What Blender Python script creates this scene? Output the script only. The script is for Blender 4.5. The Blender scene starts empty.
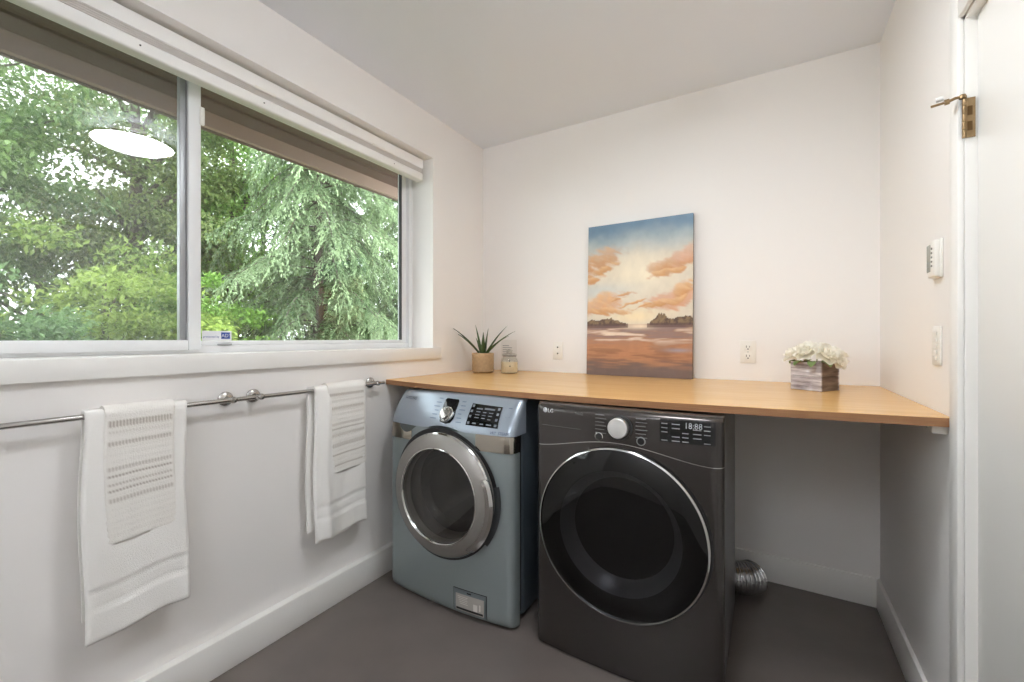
import bpy, bmesh, math, random
import numpy as np
from mathutils import Vector, Matrix

random.seed(7)
rng = np.random.default_rng(11)
S = bpy.context.scene
COL = S.collection

# ------------------------------------------------------------------ camera, sky, exposure
CAM_H = 1.25
YAW = math.atan(257 / 433)
cd = bpy.data.cameras.new('camera')
cam = bpy.data.objects.new('camera', cd)
COL.objects.link(cam)
cd.sensor_width = 36.0
cd.lens = 433 / 1024 * 36
cd.shift_y = -3 / 1024
cd.clip_start = 0.02
cam.location = (0, 0, CAM_H)
cam.rotation_euler = (math.pi / 2, 0, YAW)
S.camera = cam

SKY = 2.7
LAMP = 17.5
w = bpy.data.worlds.new('overcast_sky')
S.world = w
w.use_nodes = True
w.node_tree.nodes['Background'].inputs['Color'].default_value = (0.93, 0.98, 1.0, 1)
w.node_tree.nodes['Background'].inputs['Strength'].default_value = SKY
S.view_settings.view_transform = 'Standard'
S.view_settings.look = 'None'
S.view_settings.gamma = 1
S.view_settings.use_curve_mapping = False
S.view_settings.exposure = 1.0
S.cycles.max_bounces = 14
S.cycles.diffuse_bounces = 8
S.cycles.glossy_bounces = 6
S.cycles.transparent_max_bounces = 24
S.cycles.caustics_reflective = False
S.cycles.sample_clamp_indirect = 6.0


# ------------------------------------------------------------------ helpers
def lin(r, g, b):
    f = lambda v: (v / 255 / 12.92) if v / 255 <= 0.04045 else ((v / 255 + 0.055) / 1.055) ** 2.4
    return (f(r), f(g), f(b), 1)


def mat(name, col, rough=0.5, metal=0.0, bump=0.0, bscale=200, spec=0.5, var=0.0, vscale=8, stretch=None,
        coat=0.0, emit=None, estr=0.0, aniso=0.0, attr=None, detail=3.0, sheen=0.0, coatr=0.05):
    m = bpy.data.materials.new(name)
    m.use_nodes = True
    nt = m.node_tree
    p = nt.nodes['Principled BSDF']
    p.inputs['Base Color'].default_value = col
    p.inputs['Roughness'].default_value = rough
    p.inputs['Metallic'].default_value = metal
    p.inputs['Specular IOR Level'].default_value = spec
    p.inputs['Coat Weight'].default_value = coat
    p.inputs['Coat Roughness'].default_value = coatr
    if sheen:
        p.inputs['Sheen Weight'].default_value = sheen
    if emit:
        p.inputs['Emission Color'].default_value = emit
        p.inputs['Emission Strength'].default_value = estr
    tc = nt.nodes.new('ShaderNodeTexCoord')
    mp = nt.nodes.new('ShaderNodeMapping')
    nt.links.new(tc.outputs['Object'], mp.inputs['Vector'])
    if stretch:
        mp.inputs['Scale'].default_value = stretch
    src = None
    if attr:
        a = nt.nodes.new('ShaderNodeAttribute')
        a.attribute_name = attr
        src = a.outputs['Color']
        nt.links.new(src, p.inputs['Base Color'])
    if var:
        n = nt.nodes.new('ShaderNodeTexNoise')
        n.inputs['Scale'].default_value = vscale
        n.inputs['Detail'].default_value = detail
        nt.links.new(mp.outputs[0], n.inputs['Vector'])
        mr = nt.nodes.new('ShaderNodeMapRange')
        mr.inputs['From Min'].default_value = 0.25
        mr.inputs['From Max'].default_value = 0.75
        mr.inputs['To Min'].default_value = 1 - var
        mr.inputs['To Max'].default_value = 1 + var
        nt.links.new(n.outputs['Fac'], mr.inputs['Value'])
        mx = nt.nodes.new('ShaderNodeVectorMath')
        mx.operation = 'SCALE'
        if src:
            nt.links.new(src, mx.inputs[0])
        else:
            mx.inputs[0].default_value = col[:3]
        nt.links.new(mr.outputs[0], mx.inputs['Scale'])
        nt.links.new(mx.outputs[0], p.inputs['Base Color'])
    if bump:
        n2 = nt.nodes.new('ShaderNodeTexNoise')
        n2.inputs['Scale'].default_value = bscale
        n2.inputs['Detail'].default_value = 2
        nt.links.new(mp.outputs[0], n2.inputs['Vector'])
        b = nt.nodes.new('ShaderNodeBump')
        b.inputs['Strength'].default_value = bump
        b.inputs['Distance'].default_value = 0.003
        nt.links.new(n2.outputs['Fac'], b.inputs['Height'])
        nt.links.new(b.outputs[0], p.inputs['Normal'])
    return m


def glass_mat(name, tint=(1, 1, 1, 1), f0=0.05, rough=0.0, clear=None):
    """thin see-through pane: reflection rises towards grazing angles, the rest passes straight through"""
    m = bpy.data.materials.new(name)
    m.use_nodes = True
    nt = m.node_tree
    for n in list(nt.nodes):
        nt.nodes.remove(n)
    out = nt.nodes.new('ShaderNodeOutputMaterial')
    mix = nt.nodes.new('ShaderNodeMixShader')
    t = nt.nodes.new('ShaderNodeBsdfTransparent')
    t.inputs['Color'].default_value = tint
    g = nt.nodes.new('ShaderNodeBsdfGlossy')
    g.inputs['Roughness'].default_value = rough
    lw = nt.nodes.new('ShaderNodeLayerWeight')
    lw.inputs['Blend'].default_value = 0.5
    pw = nt.nodes.new('ShaderNodeMath')
    pw.operation = 'POWER'
    pw.inputs[1].default_value = 5
    ma = nt.nodes.new('ShaderNodeMath')
    ma.operation = 'MULTIPLY_ADD'
    ma.inputs[1].default_value = 1 - f0
    ma.inputs[2].default_value = f0
    nt.links.new(lw.outputs['Facing'], pw.inputs[0])
    nt.links.new(pw.outputs[0], ma.inputs[0])
    nt.links.new(ma.outputs[0], mix.inputs['Fac'])
    nt.links.new(t.outputs[0], mix.inputs[1])
    nt.links.new(g.outputs[0], mix.inputs[2])
    nt.links.new(mix.outputs[0], out.inputs['Surface'])
    return m


class MB:
    """collects shapes and links them as one mesh"""

    def __init__(self):
        self.v, self.f = [], []

    def raw(self, vs, fs):
        n = len(self.v)
        self.v += [tuple(p) for p in vs]
        self.f += [tuple(i + n for i in f) for f in fs]
        return self

    def box(self, a, b, M=None):
        x0, y0, z0 = a
        x1, y1, z1 = b
        vs = [(x0, y0, z0), (x1, y0, z0), (x1, y1, z0), (x0, y1, z0), (x0, y0, z1), (x1, y0, z1), (x1, y1, z1), (x0, y1, z1)]
        if M is not None:
            vs = [M @ Vector(p) for p in vs]
        return self.raw(vs, [(3, 2, 1, 0), (4, 5, 6, 7), (0, 1, 5, 4), (1, 2, 6, 5), (2, 3, 7, 6), (3, 0, 4, 7)])

    def bbox(self, a, b, r=0.004, seg=2, M=None):
        """bevelled box"""
        bm = bmesh.new()
        bmesh.ops.create_cube(bm, size=1)
        for p in bm.verts:
            p.co = Vector([a[i] + (p.co[i] + 0.5) * (b[i] - a[i]) for i in range(3)])
        bmesh.ops.bevel(bm, geom=bm.edges[:], offset=r, segments=seg, profile=0.5, affect='EDGES')
        return self.bm(bm, M)

    def bm(self, bm, M=None):
        bm.verts.index_update()
        self.raw([(M @ p.co if M is not None else p.co) for p in bm.verts], [[q.index for q in f.verts] for f in bm.faces])
        bm.free()
        return self

    def lathe(self, prof, seg=64, M=None, close=False):
        """prof: (r, z) pairs spun about z"""
        vs, fs = [], []
        n = len(prof)
        for i in range(seg):
            a = 2 * math.pi * i / seg
            for r, z in prof:
                vs.append((r * math.cos(a), r * math.sin(a), z))
        for i in range(seg):
            j = (i + 1) % seg
            for k in range(n if close else n - 1):
                l = (k + 1) % n
                fs.append((i * n + k, j * n + k, j * n + l, i * n + l))
        if M is not None:
            vs = [M @ Vector(p) for p in vs]
        return self.raw(vs, fs)

    def tube(self, pts, rad, seg=12, cap=True):
        pts = [Vector(p) for p in pts]
        rs = rad if isinstance(rad, (list, tuple)) else [rad] * len(pts)
        vs, fs = [], []
        up = None
        for i, p in enumerate(pts):
            t = (pts[min(i + 1, len(pts) - 1)] - pts[max(i - 1, 0)]).normalized()
            if up is None:
                up = Vector((0, 0, 1)) if abs(t.z) < 0.9 else Vector((1, 0, 0))
            a = t.cross(up).normalized()
            up = a.cross(t).normalized()
            for k in range(seg):
                q = 2 * math.pi * k / seg
                vs.append(p + (a * math.cos(q) + up * math.sin(q)) * rs[i])
        for i in range(len(pts) - 1):
            for k in range(seg):
                l = (k + 1) % seg
                fs.append((i * seg + k, i * seg + l, (i + 1) * seg + l, (i + 1) * seg + k))
        if cap:
            fs.append(tuple(range(seg - 1, -1, -1)))
            fs.append(tuple((len(pts) - 1) * seg + k for k in range(seg)))
        return self.raw(vs, fs)

    def build(self, name, material, parent=None, smooth=None, loc=None, fix=True):
        me = bpy.data.meshes.new(name)
        me.from_pydata(self.v, [], self.f)
        me.update()
        if fix:
            bm = bmesh.new()
            bm.from_mesh(me)
            bmesh.ops.recalc_face_normals(bm, faces=bm.faces)
            bm.to_mesh(me)
            bm.free()
        if material:
            me.materials.append(material)
        o = bpy.data.objects.new(name, me)
        COL.objects.link(o)
        if parent:
            o.parent = parent
        if loc:
            o.location = loc
        if smooth is not None:
            smooth_by_angle(me, smooth)
        return o


def smooth_by_angle(me, deg):
    me.polygons.foreach_set('use_smooth', [True] * len(me.polygons))
    me.set_sharp_from_angle(angle=math.radians(deg))


def thing(name, label, cat, loc=(0, 0, 0), rz=0, group=None):
    o = bpy.data.objects.new(name, None)
    COL.objects.link(o)
    o.empty_display_size = 0.05
    o.location = loc
    o.rotation_euler = (0, 0, rz)
    return tag(o, label, cat, group)


def tag(o, label, cat, group=None):
    o['label'] = label
    o['category'] = cat
    if group:
        o['group'] = group
    return o


def struct(o, label=None, cat=None):
    o['kind'] = 'structure'
    if label:
        o['label'] = label
        o['category'] = cat
    return o


def text_geo(s, size, align='LEFT', squash=1.0):
    """flat lettering as (verts2d, faces)"""
    c = bpy.data.curves.new('lettering', 'FONT')
    c.body = s
    c.size = size
    c.align_x = align
    c.resolution_u = 2
    o = bpy.data.objects.new('lettering', c)
    COL.objects.link(o)
    dg = bpy.context.evaluated_depsgraph_get()
    me = bpy.data.meshes.new_from_object(o.evaluated_get(dg))
    vs = [(p.co.x * squash, p.co.y) for p in me.vertices]
    fs = [tuple(p.vertices) for p in me.polygons]
    bpy.data.objects.remove(o)
    bpy.data.curves.remove(c)
    bpy.data.meshes.remove(me)
    return vs, fs


def rect_geo(u0, v0, u1, v1, nu=4, nv=2):
    vs = [(u0 + (u1 - u0) * i / nu, v0 + (v1 - v0) * j / nv) for j in range(nv + 1) for i in range(nu + 1)]
    fs = [(j * (nu + 1) + i, j * (nu + 1) + i + 1, (j + 1) * (nu + 1) + i + 1, (j + 1) * (nu + 1) + i)
          for j in range(nv) for i in range(nu)]
    return vs, fs


def disc_geo(cu, cv, r0, r1, seg=32, a0=0, a1=2 * math.pi, nr=2):
    vs, fs = [], []
    for i in range(seg + 1):
        a = a0 + (a1 - a0) * i / seg
        for k in range(nr + 1):
            r = r0 + (r1 - r0) * k / nr
            vs.append((cu + r * math.cos(a), cv + r * math.sin(a)))
    n = nr + 1
    for i in range(seg):
        for k in range(nr):
            fs.append((i * n + k, (i + 1) * n + k, (i + 1) * n + k + 1, i * n + k + 1))
    return vs, fs


def wrap(mb, geo, fy, off, du=0, dv=0):
    """lays flat (u, v) shapes on a front surface y = fy(u, z), standing off by off"""
    vs, fs = geo
    return mb.raw([(u + du, fy(u + du, v + dv) - off, v + dv) for u, v in vs], fs)


def patch(fy, u0, u1, zl, zh, nu, nz, off, back, us=None):
    """solid panel that follows a front surface, skirt running back to depth back"""
    vs, fs = [], []
    us = us or [u0 + (u1 - u0) * i / nu for i in range(nu + 1)]
    nu = len(us) - 1
    for i, u in enumerate(us):
        for j in range(nz + 1):
            a, b = zl(u), zh(u)
            t = j / nz
            z = a + (b - a) * t
            vs.append((u, fy(u, z) - off, z))
    n = nz + 1
    for i in range(nu):
        for j in range(nz):
            fs.append((i * n + j, (i + 1) * n + j, (i + 1) * n + j + 1, i * n + j + 1))
    rim = [i * n for i in range(nu + 1)] + [nu * n + j for j in range(1, n)] + [i * n + nz for i in range(nu - 1, -1, -1)] + [j for j in range(nz - 1, 0, -1)]
    k0 = len(vs)
    for q in rim:
        x, y, z = vs[q]
        vs.append((x, max(back, y + 0.001), z))
    m = len(rim)
    for k in range(m):
        l = (k + 1) % m
        fs.append((rim[k], rim[l], k0 + l, k0 + k))
    return MB().raw(vs, fs)


# value noise for the painting and the cloth
_tab = rng.random((257, 257))


def vnoise(x, y):
    xi, yi = np.floor(x).astype(int), np.floor(y).astype(int)
    fx, fy = x - xi, y - yi
    fx, fy = fx * fx * (3 - 2 * fx), fy * fy * (3 - 2 * fy)
    g = lambda a, b: _tab[a % 257, b % 257]
    return (g(xi, yi) * (1 - fx) + g(xi + 1, yi) * fx) * (1 - fy) + (g(xi, yi + 1) * (1 - fx) + g(xi + 1, yi + 1) * fx) * fy


def fbm(x, y, o=4):
    r, a, t = 0, 0.5, 0
    for k in range(o):
        r = r + a * vnoise(x * 2 ** k + 17 * k, y * 2 ** k + 31 * k)
        t += a
        a *= 0.55
    return r / t


def set_colors(me, cols, name='tint'):
    at = me.color_attributes.new(name, 'FLOAT_COLOR', 'POINT')
    at.data.foreach_set('color', np.asarray(cols, dtype=np.float32).ravel())


# ------------------------------------------------------------------ materials
M_WALL = mat('wall_paint', lin(239, 236, 233), 0.6, bump=0.05, bscale=120, spec=0.3)
M_CEIL = mat('ceiling_paint', lin(234, 238, 245), 0.7, bump=0.04, bscale=90, spec=0.2)
M_TRIM = mat('trim_paint', lin(241, 239, 235), 0.35, spec=0.4)
M_VINYL = mat('window_vinyl', lin(236, 237, 238), 0.35)
M_FLOOR = mat('floor_vinyl', lin(108, 100, 95), 0.3, var=0.10, vscale=5, bump=0.05, bscale=60, spec=0.45)
M_ALU = mat('grey_aluminium', lin(170, 172, 174), 0.4, 0.6)
M_GASKET = mat('dark_gasket', lin(50, 50, 52), 0.6)
M_CHROME = mat('brushed_nickel', lin(185, 182, 178), 0.22, 1.0)
M_BRASS = mat('aged_brass', lin(148, 124, 92), 0.42, 0.9, var=0.2, vscale=60)
M_PLATE = mat('white_plate', lin(236, 233, 226), 0.35)
M_DARK = mat('dark_slot', lin(40, 38, 36), 0.5)

XL, XR, YB, YF, ZC = -1.785, 0.443, 2.598, -1.75, 2.622
WT = 0.215                      # window wall thickness
WY0, WY1, WZ0, WZ1 = -0.48, 2.051, 1.19, 2.362

# ------------------------------------------------------------------ the room
struct(MB().box((XL - WT, YF - 0.1, -0.1), (XR + 0.12, YB + 0.1, 0)).build('floor', M_FLOOR))
struct(MB().box((XL - WT, YF - 0.1, ZC), (XR + 0.12, YB + 0.1, ZC + 0.1)).build('ceiling', M_CEIL))
struct(MB().box((XL, YB, 0), (XR, YB + 0.1, ZC)).build('wall_back', M_WALL))
struct(MB().box((XL, YF - 0.1, 0), (XR, YF, ZC)).build('wall_front', M_WALL))
wl = MB()
wl.box((XL - WT, YF - 0.1, 0), (XL, YB + 0.1, WZ0 - 0.02))
wl.box((XL - WT, YF - 0.1, WZ1), (XL, YB + 0.1, ZC))
wl.box((XL - WT, YF - 0.1, WZ0 - 0.02), (XL, WY0, WZ1))
wl.box((XL - WT, WY1, WZ0 - 0.02), (XL, YB + 0.1, WZ1))
struct(wl.build('wall_left', M_WALL))
# right wall with the door opening
DY0, DY1, DZ = 0.74, 1.602, 2.108
wr = MB()
wr.box((XR, YF - 0.1, 0), (XR + 0.12, DY0, ZC))
wr.box((XR, DY1, 0), (XR + 0.12, YB + 0.1, ZC))
wr.box((XR, DY0, DZ), (XR + 0.12, DY1, ZC))
struct(wr.build('wall_right', M_WALL))


def baseboard(name, a, b, flip=False):
    m = MB()
    m.bbox(a, b, 0.003, 2)
    return struct(m.build(name, M_TRIM, smooth=35))


baseboard('baseboard_left', (XL, YF, 0), (XL + 0.038, YB - 0.015, 0.132))
baseboard('baseboard_back', (XL, YB - 0.015, 0), (XR, YB, 0.135))
baseboard('baseboard_right', (XR - 0.015, DY1 + 0.052, 0), (XR, YB - 0.015, 0.137))

# window sill board and apron
struct(MB().bbox((XL - WT + 0.02, WY0, WZ0 - 0.022), (XL + 0.004, WY1, WZ0), 0.002).build('trim_1', M_TRIM))
struct(MB().bbox((XL, WY0 - 0.06, 1.124), (XL + 0.02, 2.108, WZ0), 0.003).build('trim_2', M_TRIM, smooth=35))

# door, its jamb and casing
dj = MB()
dj.box((XR, DY1 - 0.018, 0), (XR + 0.12, DY1, DZ))
dj.box((XR, DY0, 0), (XR + 0.12, DY0 + 0.018, DZ))
dj.box((XR, DY0, DZ - 0.018), (XR + 0.12, DY1, DZ))
struct(dj.build('trim_3', M_TRIM))
dc = MB()
dc.bbox((XR - 0.014, DY1 - 0.012, 0), (XR, DY1 + 0.049, DZ + 0.07), 0.004, 2)
dc.bbox((XR - 0.014, DY0 - 0.078, 0), (XR, DY0 + 0.012, DZ + 0.07), 0.004, 2)
dc.bbox((XR - 0.014, DY0 + 0.012, DZ - 0.012), (XR, DY1 - 0.012, DZ + 0.07), 0.004, 2)
struct(dc.build('trim_4', M_TRIM, smooth=35))
door = struct(MB().bbox((XR + 0.022, DY0 + 0.021, 0.008), (XR + 0.058, DY1 - 0.021, DZ - 0.021), 0.003).build('door_1', M_TRIM, smooth=35))

# ------------------------------------------------------------------ window
XG = -1.977
win = bpy.data.objects.new('window_1', None)
COL.objects.link(win)
win.location = (XG, (WY0 + WY1) / 2, WZ0)
struct(win)
Wp = lambda m, n, mt, **k: _reloc(m, n, mt, win, **k)


def _reloc(mb, name, mt, parent, smooth=35):
    o = Vector(parent.location)
    mb.v = [tuple(Vector(p) - o) for p in mb.v]
    return mb.build(name, mt, parent, smooth=smooth)


fr = MB()
fx0, fx1 = XG - 0.022, XG + 0.012
for a, b in (((fx0, WY0, WZ0), (fx1, WY0 + 0.04, WZ1)), ((fx0, WY1 - 0.085, WZ0 + 0.0305), (fx1 - 0.012, WY1 - 0.0305, WZ1 - 0.0505)),
             ((fx0, WY0 + 0.0405, WZ0), (fx1 - 0.001, WY1 - 0.031, WZ0 + 0.03)), ((fx0, WY0 + 0.0405, WZ1 - 0.05), (fx1 - 0.001, WY1 - 0.031, WZ1)),
             ((fx0, WY1 - 0.03, WZ0), (fx1 + 0.01, WY1, WZ1)),
             ((fx0, 0.865, WZ0 + 0.03), (fx1 - 0.01, WY1 - 0.085, WZ0 + 0.049))):
    fr.bbox(a, b, 0.003)
Wp(fr, 'window_frame', M_VINYL)
# sliding sash on the left, in front of the fixed pane
sa = MB()
sx0, sx1 = XG + 0.004, XG + 0.028
SY = 0.853
sa.bbox((sx0, SY - 0.043, WZ0 + 0.012), (sx1, SY, WZ1 - 0.03), 0.003)
sa.bbox((sx0, WY0 + 0.03, WZ0 + 0.012), (sx1 - 0.001, SY - 0.0435, WZ0 + 0.052), 0.003)
sa.bbox((sx0, WY0 + 0.0805, WZ1 - 0.09), (sx1 - 0.001, SY - 0.0435, WZ1 - 0.03), 0.003)
sa.bbox((sx0, WY0 + 0.03, WZ0 + 0.0525), (sx1, WY0 + 0.08, WZ1 - 0.03), 0.003)
Wp(sa, 'sash', M_VINYL)
Wp(MB().bbox((XG - 0.012, 0.786, WZ0 + 0.03), (XG + 0.012, 0.808, WZ1 - 0.04), 0.002), 'meeting_stile', M_ALU)
gk = MB()
gk.box((XG - 0.006, 0.806, WZ0 + 0.04), (XG + 0.006, 0.82, WZ1 - 0.05))
gk.box((XG - 0.004, WY1 - 0.094, WZ0 + 0.049), (XG + 0.012, WY1 - 0.084, WZ1 - 0.05))
Wp(gk, 'gasket', M_GASKET)
M_GLASS = glass_mat('window_glass', (0.97, 0.985, 0.98, 1), 0.05)
M_GLASS2 = glass_mat('window_glass_slider', (0.97, 0.985, 0.98, 1), 0.05)
Wp(MB().box((XG + 0.000, WY0 + 0.06, WZ0 + 0.04), (XG + 0.003, 0.80, WZ1 - 0.06)), 'window_pane', M_GLASS2, smooth=None)
Wp(MB().box((XG - 0.003, 0.83, WZ0 + 0.045), (XG, WY1 - 0.085, WZ1 - 0.045)), 'window_pane', M_GLASS, smooth=None)
lk = MB()
lk.bbox((sx1 - 0.004, SY - 0.006, 2.10), (sx1 + 0.009, SY + 0.010, 2.17), 0.003)
Wp(lk, 'sash_lock', M_PLATE)
lt = MB()
lt.bbox((XG + 0.008, 0.92, WZ0 + 0.03), (XG + 0.018, 0.975, WZ0 + 0.037), 0.003)
Wp(lt, 'weep_latch', M_ALU)

# insect screen behind the sliding sash: a fine mesh that takes part of the light
sm = bpy.data.materials.new('insect_screen')
sm.use_nodes = True
nt = sm.node_tree
pb = nt.nodes['Principled BSDF']
pb.inputs['Base Color'].default_value = lin(150, 150, 148)
pb.inputs['Roughness'].default_value = 0.6
pb.inputs['Alpha'].default_value = 0.15
Wp(MB().box((XG - 0.0195, WY0 + 0.05, WZ0 + 0.04), (XG - 0.019, 0.80, WZ1 - 0.06)), 'insect_screen', sm, smooth=None)

# security sticker on the fixed pane
M_STK = mat('sticker_white', lin(232, 232, 236), 0.4)
M_STKB = mat('sticker_blue', lin(42, 72, 150), 0.4)
stk = thing('security_sticker', 'small white and blue alarm company sticker at the bottom corner of the window glass', 'sticker', (XG + 0.0005, 0.868, 1.2395))


def sideways(geo, x):            # flat (u, v) shapes on a plane facing +x, u along y
    return [(x, u, v) for u, v in geo[0]], geo[1]


MB().box((0, 0, 0), (0.0008, 0.112, 0.040)).build('sticker_face', M_STK, stk)
MB().box((0.0008, 0.071, 0.007), (0.0012, 0.106, 0.034)).build('logo_block', M_STKB, stk)
g = text_geo('ADT', 0.021, squash=0.95)
MB().raw(*sideways(([(u + 0.0715, v + 0.0135) for u, v in g[0]], g[1]), 0.0016)).build('logo_lettering', M_STK, stk, fix=False)
g = text_geo('protected by', 0.0125, squash=0.93)
MB().raw(*sideways(([(u + 0.003, v + 0.012) for u, v in g[0]], g[1]), 0.0012)).build('lettering', M_STKB, stk, fix=False)

# roller/cellular blind drawn up to the head of the window
bl = thing('window_blind', 'white cellular blind raised to a thin stack along the top of the window', 'blind', (-1.836, 0.8, 2.220))
M_BLIND = mat('blind_white', lin(242, 241, 239), 0.45)
M_FAB = mat('blind_fabric', lin(214, 210, 205), 0.8, bump=0.2, bscale=300)
by0, by1 = WY0 + 0.01 - 0.8, 2.020 - 0.8
MB().bbox((-0.058, by0, 0.073), (0.002, by1, 0.128), 0.004).build('head_rail', M_BLIND, bl, smooth=35)
fb = MB()
for k in range(7):
    z = 0.0475 + k * 0.0037
    fb.bbox((-0.05, by0 + 0.004, z), (-0.003 - 0.002 * (k % 2), by1 - 0.004, z + 0.0035), 0.0012, 1)
fb.build('folded_fabric', M_FAB, bl, smooth=35)
MB().bbox((-0.056, by0, 0.0), (0.0, by1, 0.047), 0.009, 3).build('bottom_rail', M_BLIND, bl, smooth=35)
for yy in (1.0, 1.62, 0.05):
    MB().bbox((-0.004, yy - 0.8, 0.068), (0.0045, yy - 0.8 + 0.09, 0.082), 0.004, 2).build('rail_clip', M_PLATE, bl, smooth=35)
for yy in (0.62, 1.04, 1.78):
    MB().lathe([(0, 0.0015), (0.003, 0.0012), (0.003, -0.003)], 10, Matrix.Translation((0.0, yy - 0.8, 0.024)) @ Matrix.Rotation(math.pi / 2, 4, 'Y')).build('rail_screw', M_DARK, bl)

# ------------------------------------------------------------------ ceiling lamp (its mirror image shows in the window) and an added fill lamp
M_LAMP1 = mat('lit_glass', lin(250, 246, 236), 0.4, emit=(0.955, 0.985, 1.02, 1), estr=LAMP)
M_FILL_DISH = mat('fill_lamp_glass', lin(250, 246, 236), 0.4, emit=(0.955, 0.985, 1.02, 1), estr=LAMP * 0.5)


M_PAN1 = mat('frosted_back', lin(250, 246, 236), 0.4, emit=(0.955, 0.985, 1.02, 1), estr=LAMP * 0.2)
M_FILL_BACK = mat('fill_lamp_back', lin(250, 246, 236), 0.4, emit=(0.955, 0.985, 1.02, 1), estr=LAMP * 5.2)  # strong upward glow of the added fill lamp, brightens the ceiling


def ceiling_lamp(label, x, y, M_LAMP, M_PAN):
    lamp = thing('ceiling_lamp', label, 'lamp', (x, y, ZC))
    MB().lathe([(0.0, 0), (0.10, 0), (0.10, -0.03), (0.05, -0.035), (0.0, -0.035)], 40).build('canopy', M_CHROME, lamp, smooth=35)
    MB().lathe([(0.0, -0.145), (0.07, -0.142), (0.135, -0.133), (0.185, -0.118), (0.211, -0.103)], 64).build('glass_dish', M_LAMP, lamp, smooth=40)
    MB().lathe([(0.212, -0.101), (0.205, -0.096), (0.10, -0.085), (0.05, -0.03), (0.0, -0.03)], 64).build('back_shade', M_PAN, lamp, smooth=40)
    MB().lathe([(0.211, -0.106), (0.218, -0.104), (0.218, -0.098), (0.211, -0.098)], 64, close=True).build('rim', M_BRASS, lamp, smooth=40)
    for k in range(3):
        a = k * 2.094 + 0.4
        MB().tube([(0.06 * math.cos(a), 0.06 * math.sin(a), -0.03), (0.18 * math.cos(a), 0.18 * math.sin(a), -0.07), (0.215 * math.cos(a), 0.215 * math.sin(a), -0.098)], 0.004, 8).build('arm', M_BRASS, lamp)


ceiling_lamp('round flush ceiling lamp with a white glass dish, mirrored in the window', -0.37, 1.175, M_LAMP1, M_PAN1)
ceiling_lamp('added unseen fill lamp on the ceiling near the front wall, behind the viewer', -0.37, -1.2, M_FILL_DISH, M_FILL_BACK)  # invented fixture out of view, added to fill the room with light

# ------------------------------------------------------------------ countertop
CT = 1.026


def sag(x, y):
    t = (x - XL) / (XR - XL)
    return -0.0155 * max(0, 1 - (2 * (t - 0.0) ** 0.9 - 1) ** 2) * (YB - y) / 0.933


def counter_mat():
    m = bpy.data.materials.new('oiled_plywood')
    m.use_nodes = True
    nt = m.node_tree
    p = nt.nodes['Principled BSDF']
    p.inputs['Roughness'].default_value = 0.24
    p.inputs['Specular IOR Level'].default_value = 0.45
    tc = nt.nodes.new('ShaderNodeTexCoord')
    mp = nt.nodes.new('ShaderNodeMapping')
    mp.inputs['Scale'].default_value = (1.2, 14, 14)
    nt.links.new(tc.outputs['Object'], mp.inputs['Vector'])
    n = nt.nodes.new('ShaderNodeTexNoise')
    n.inputs['Scale'].default_value = 2.2
    n.inputs['Detail'].default_value = 5
    n.inputs['Distortion'].default_value = 0.6
    nt.links.new(mp.outputs[0], n.inputs['Vector'])
    cr = nt.nodes.new('ShaderNodeValToRGB')
    cr.color_ramp.elements[0].position = 0.3
    cr.color_ramp.elements[0].color = lin(214, 168, 108)
    cr.color_ramp.elements[1].position = 0.7
    cr.color_ramp.elements[1].color = lin(223, 180, 120)
    nt.links.new(n.outputs['Fac'], cr.inputs['Fac'])
    nt.links.new(cr.outputs[0], p.inputs['Base Color'])
    return m


M_PLY = counter_mat()
M_PLYE = mat('plywood_edge', lin(146, 104, 68), 0.5, var=0.22, vscale=3, stretch=(1, 1, 120))
ctr = thing('countertop', 'long plywood countertop spanning wall to wall above the two laundry machines', 'countertop', ((XL + XR) / 2, 1.67, CT - 0.026))


def slab(y0, y1, zt, zb, nx=24, ny=6):
    vs, fs = [], []
    for k, dz in ((0, zt), (1, zb)):
        for j in range(ny + 1):
            for i in range(nx + 1):
                x = XL + 0.001 + (XR - XL - 0.002) * i / nx
                y = y0 + (y1 - y0) * j / ny
                vs.append((x - (XL + XR) / 2, y - 1.67, CT + dz + sag(x, y) - (CT - 0.026)))
    n = nx + 1
    N = n * (ny + 1)
    for j in range(ny):
        for i in range(nx):
            q = (j * n + i, j * n + i + 1, (j + 1) * n + i + 1, (j + 1) * n + i)
            fs.append(q)
            fs.append(tuple(a + N for a in reversed(q)))
    rim = [i for i in range(n)] + [j * n + nx for j in range(1, ny + 1)] + [ny * n + i for i in range(nx - 1, -1, -1)] + [j * n for j in range(ny - 1, 0, -1)]
    for a, b in zip(rim, rim[1:] + rim[:1]):
        fs.append((a, a + N, b + N, b))
    return MB().raw(vs, fs)


slab(1.671, YB - 0.001, 0, -0.026).build('top_panel', M_PLY, ctr)
slab(1.668, 1.6708, -0.0015, -0.026, ny=1).build('front_edge', M_PLYE, ctr)

cl = thing('support_cleat', 'small white block under the right end of the countertop', 'bracket', (XR - 0.02, 1.75, CT - 0.05))
MB().bbox((-0.016, -0.045, -0.003), (0.0195, 0.045, 0.0235), 0.003).build('block', M_PLATE, cl, smooth=35)
MB().lathe([(0, 0.002), (0.005, 0.001), (0.005, -0.002)], 12, Matrix.Translation((-0.016, 0.0, 0.01)) @ Matrix.Rotation(-math.pi / 2, 4, 'Y')).build('screw', M_ALU, cl)


def top_z(x, y):
    return CT + sag(x, y)


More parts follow.
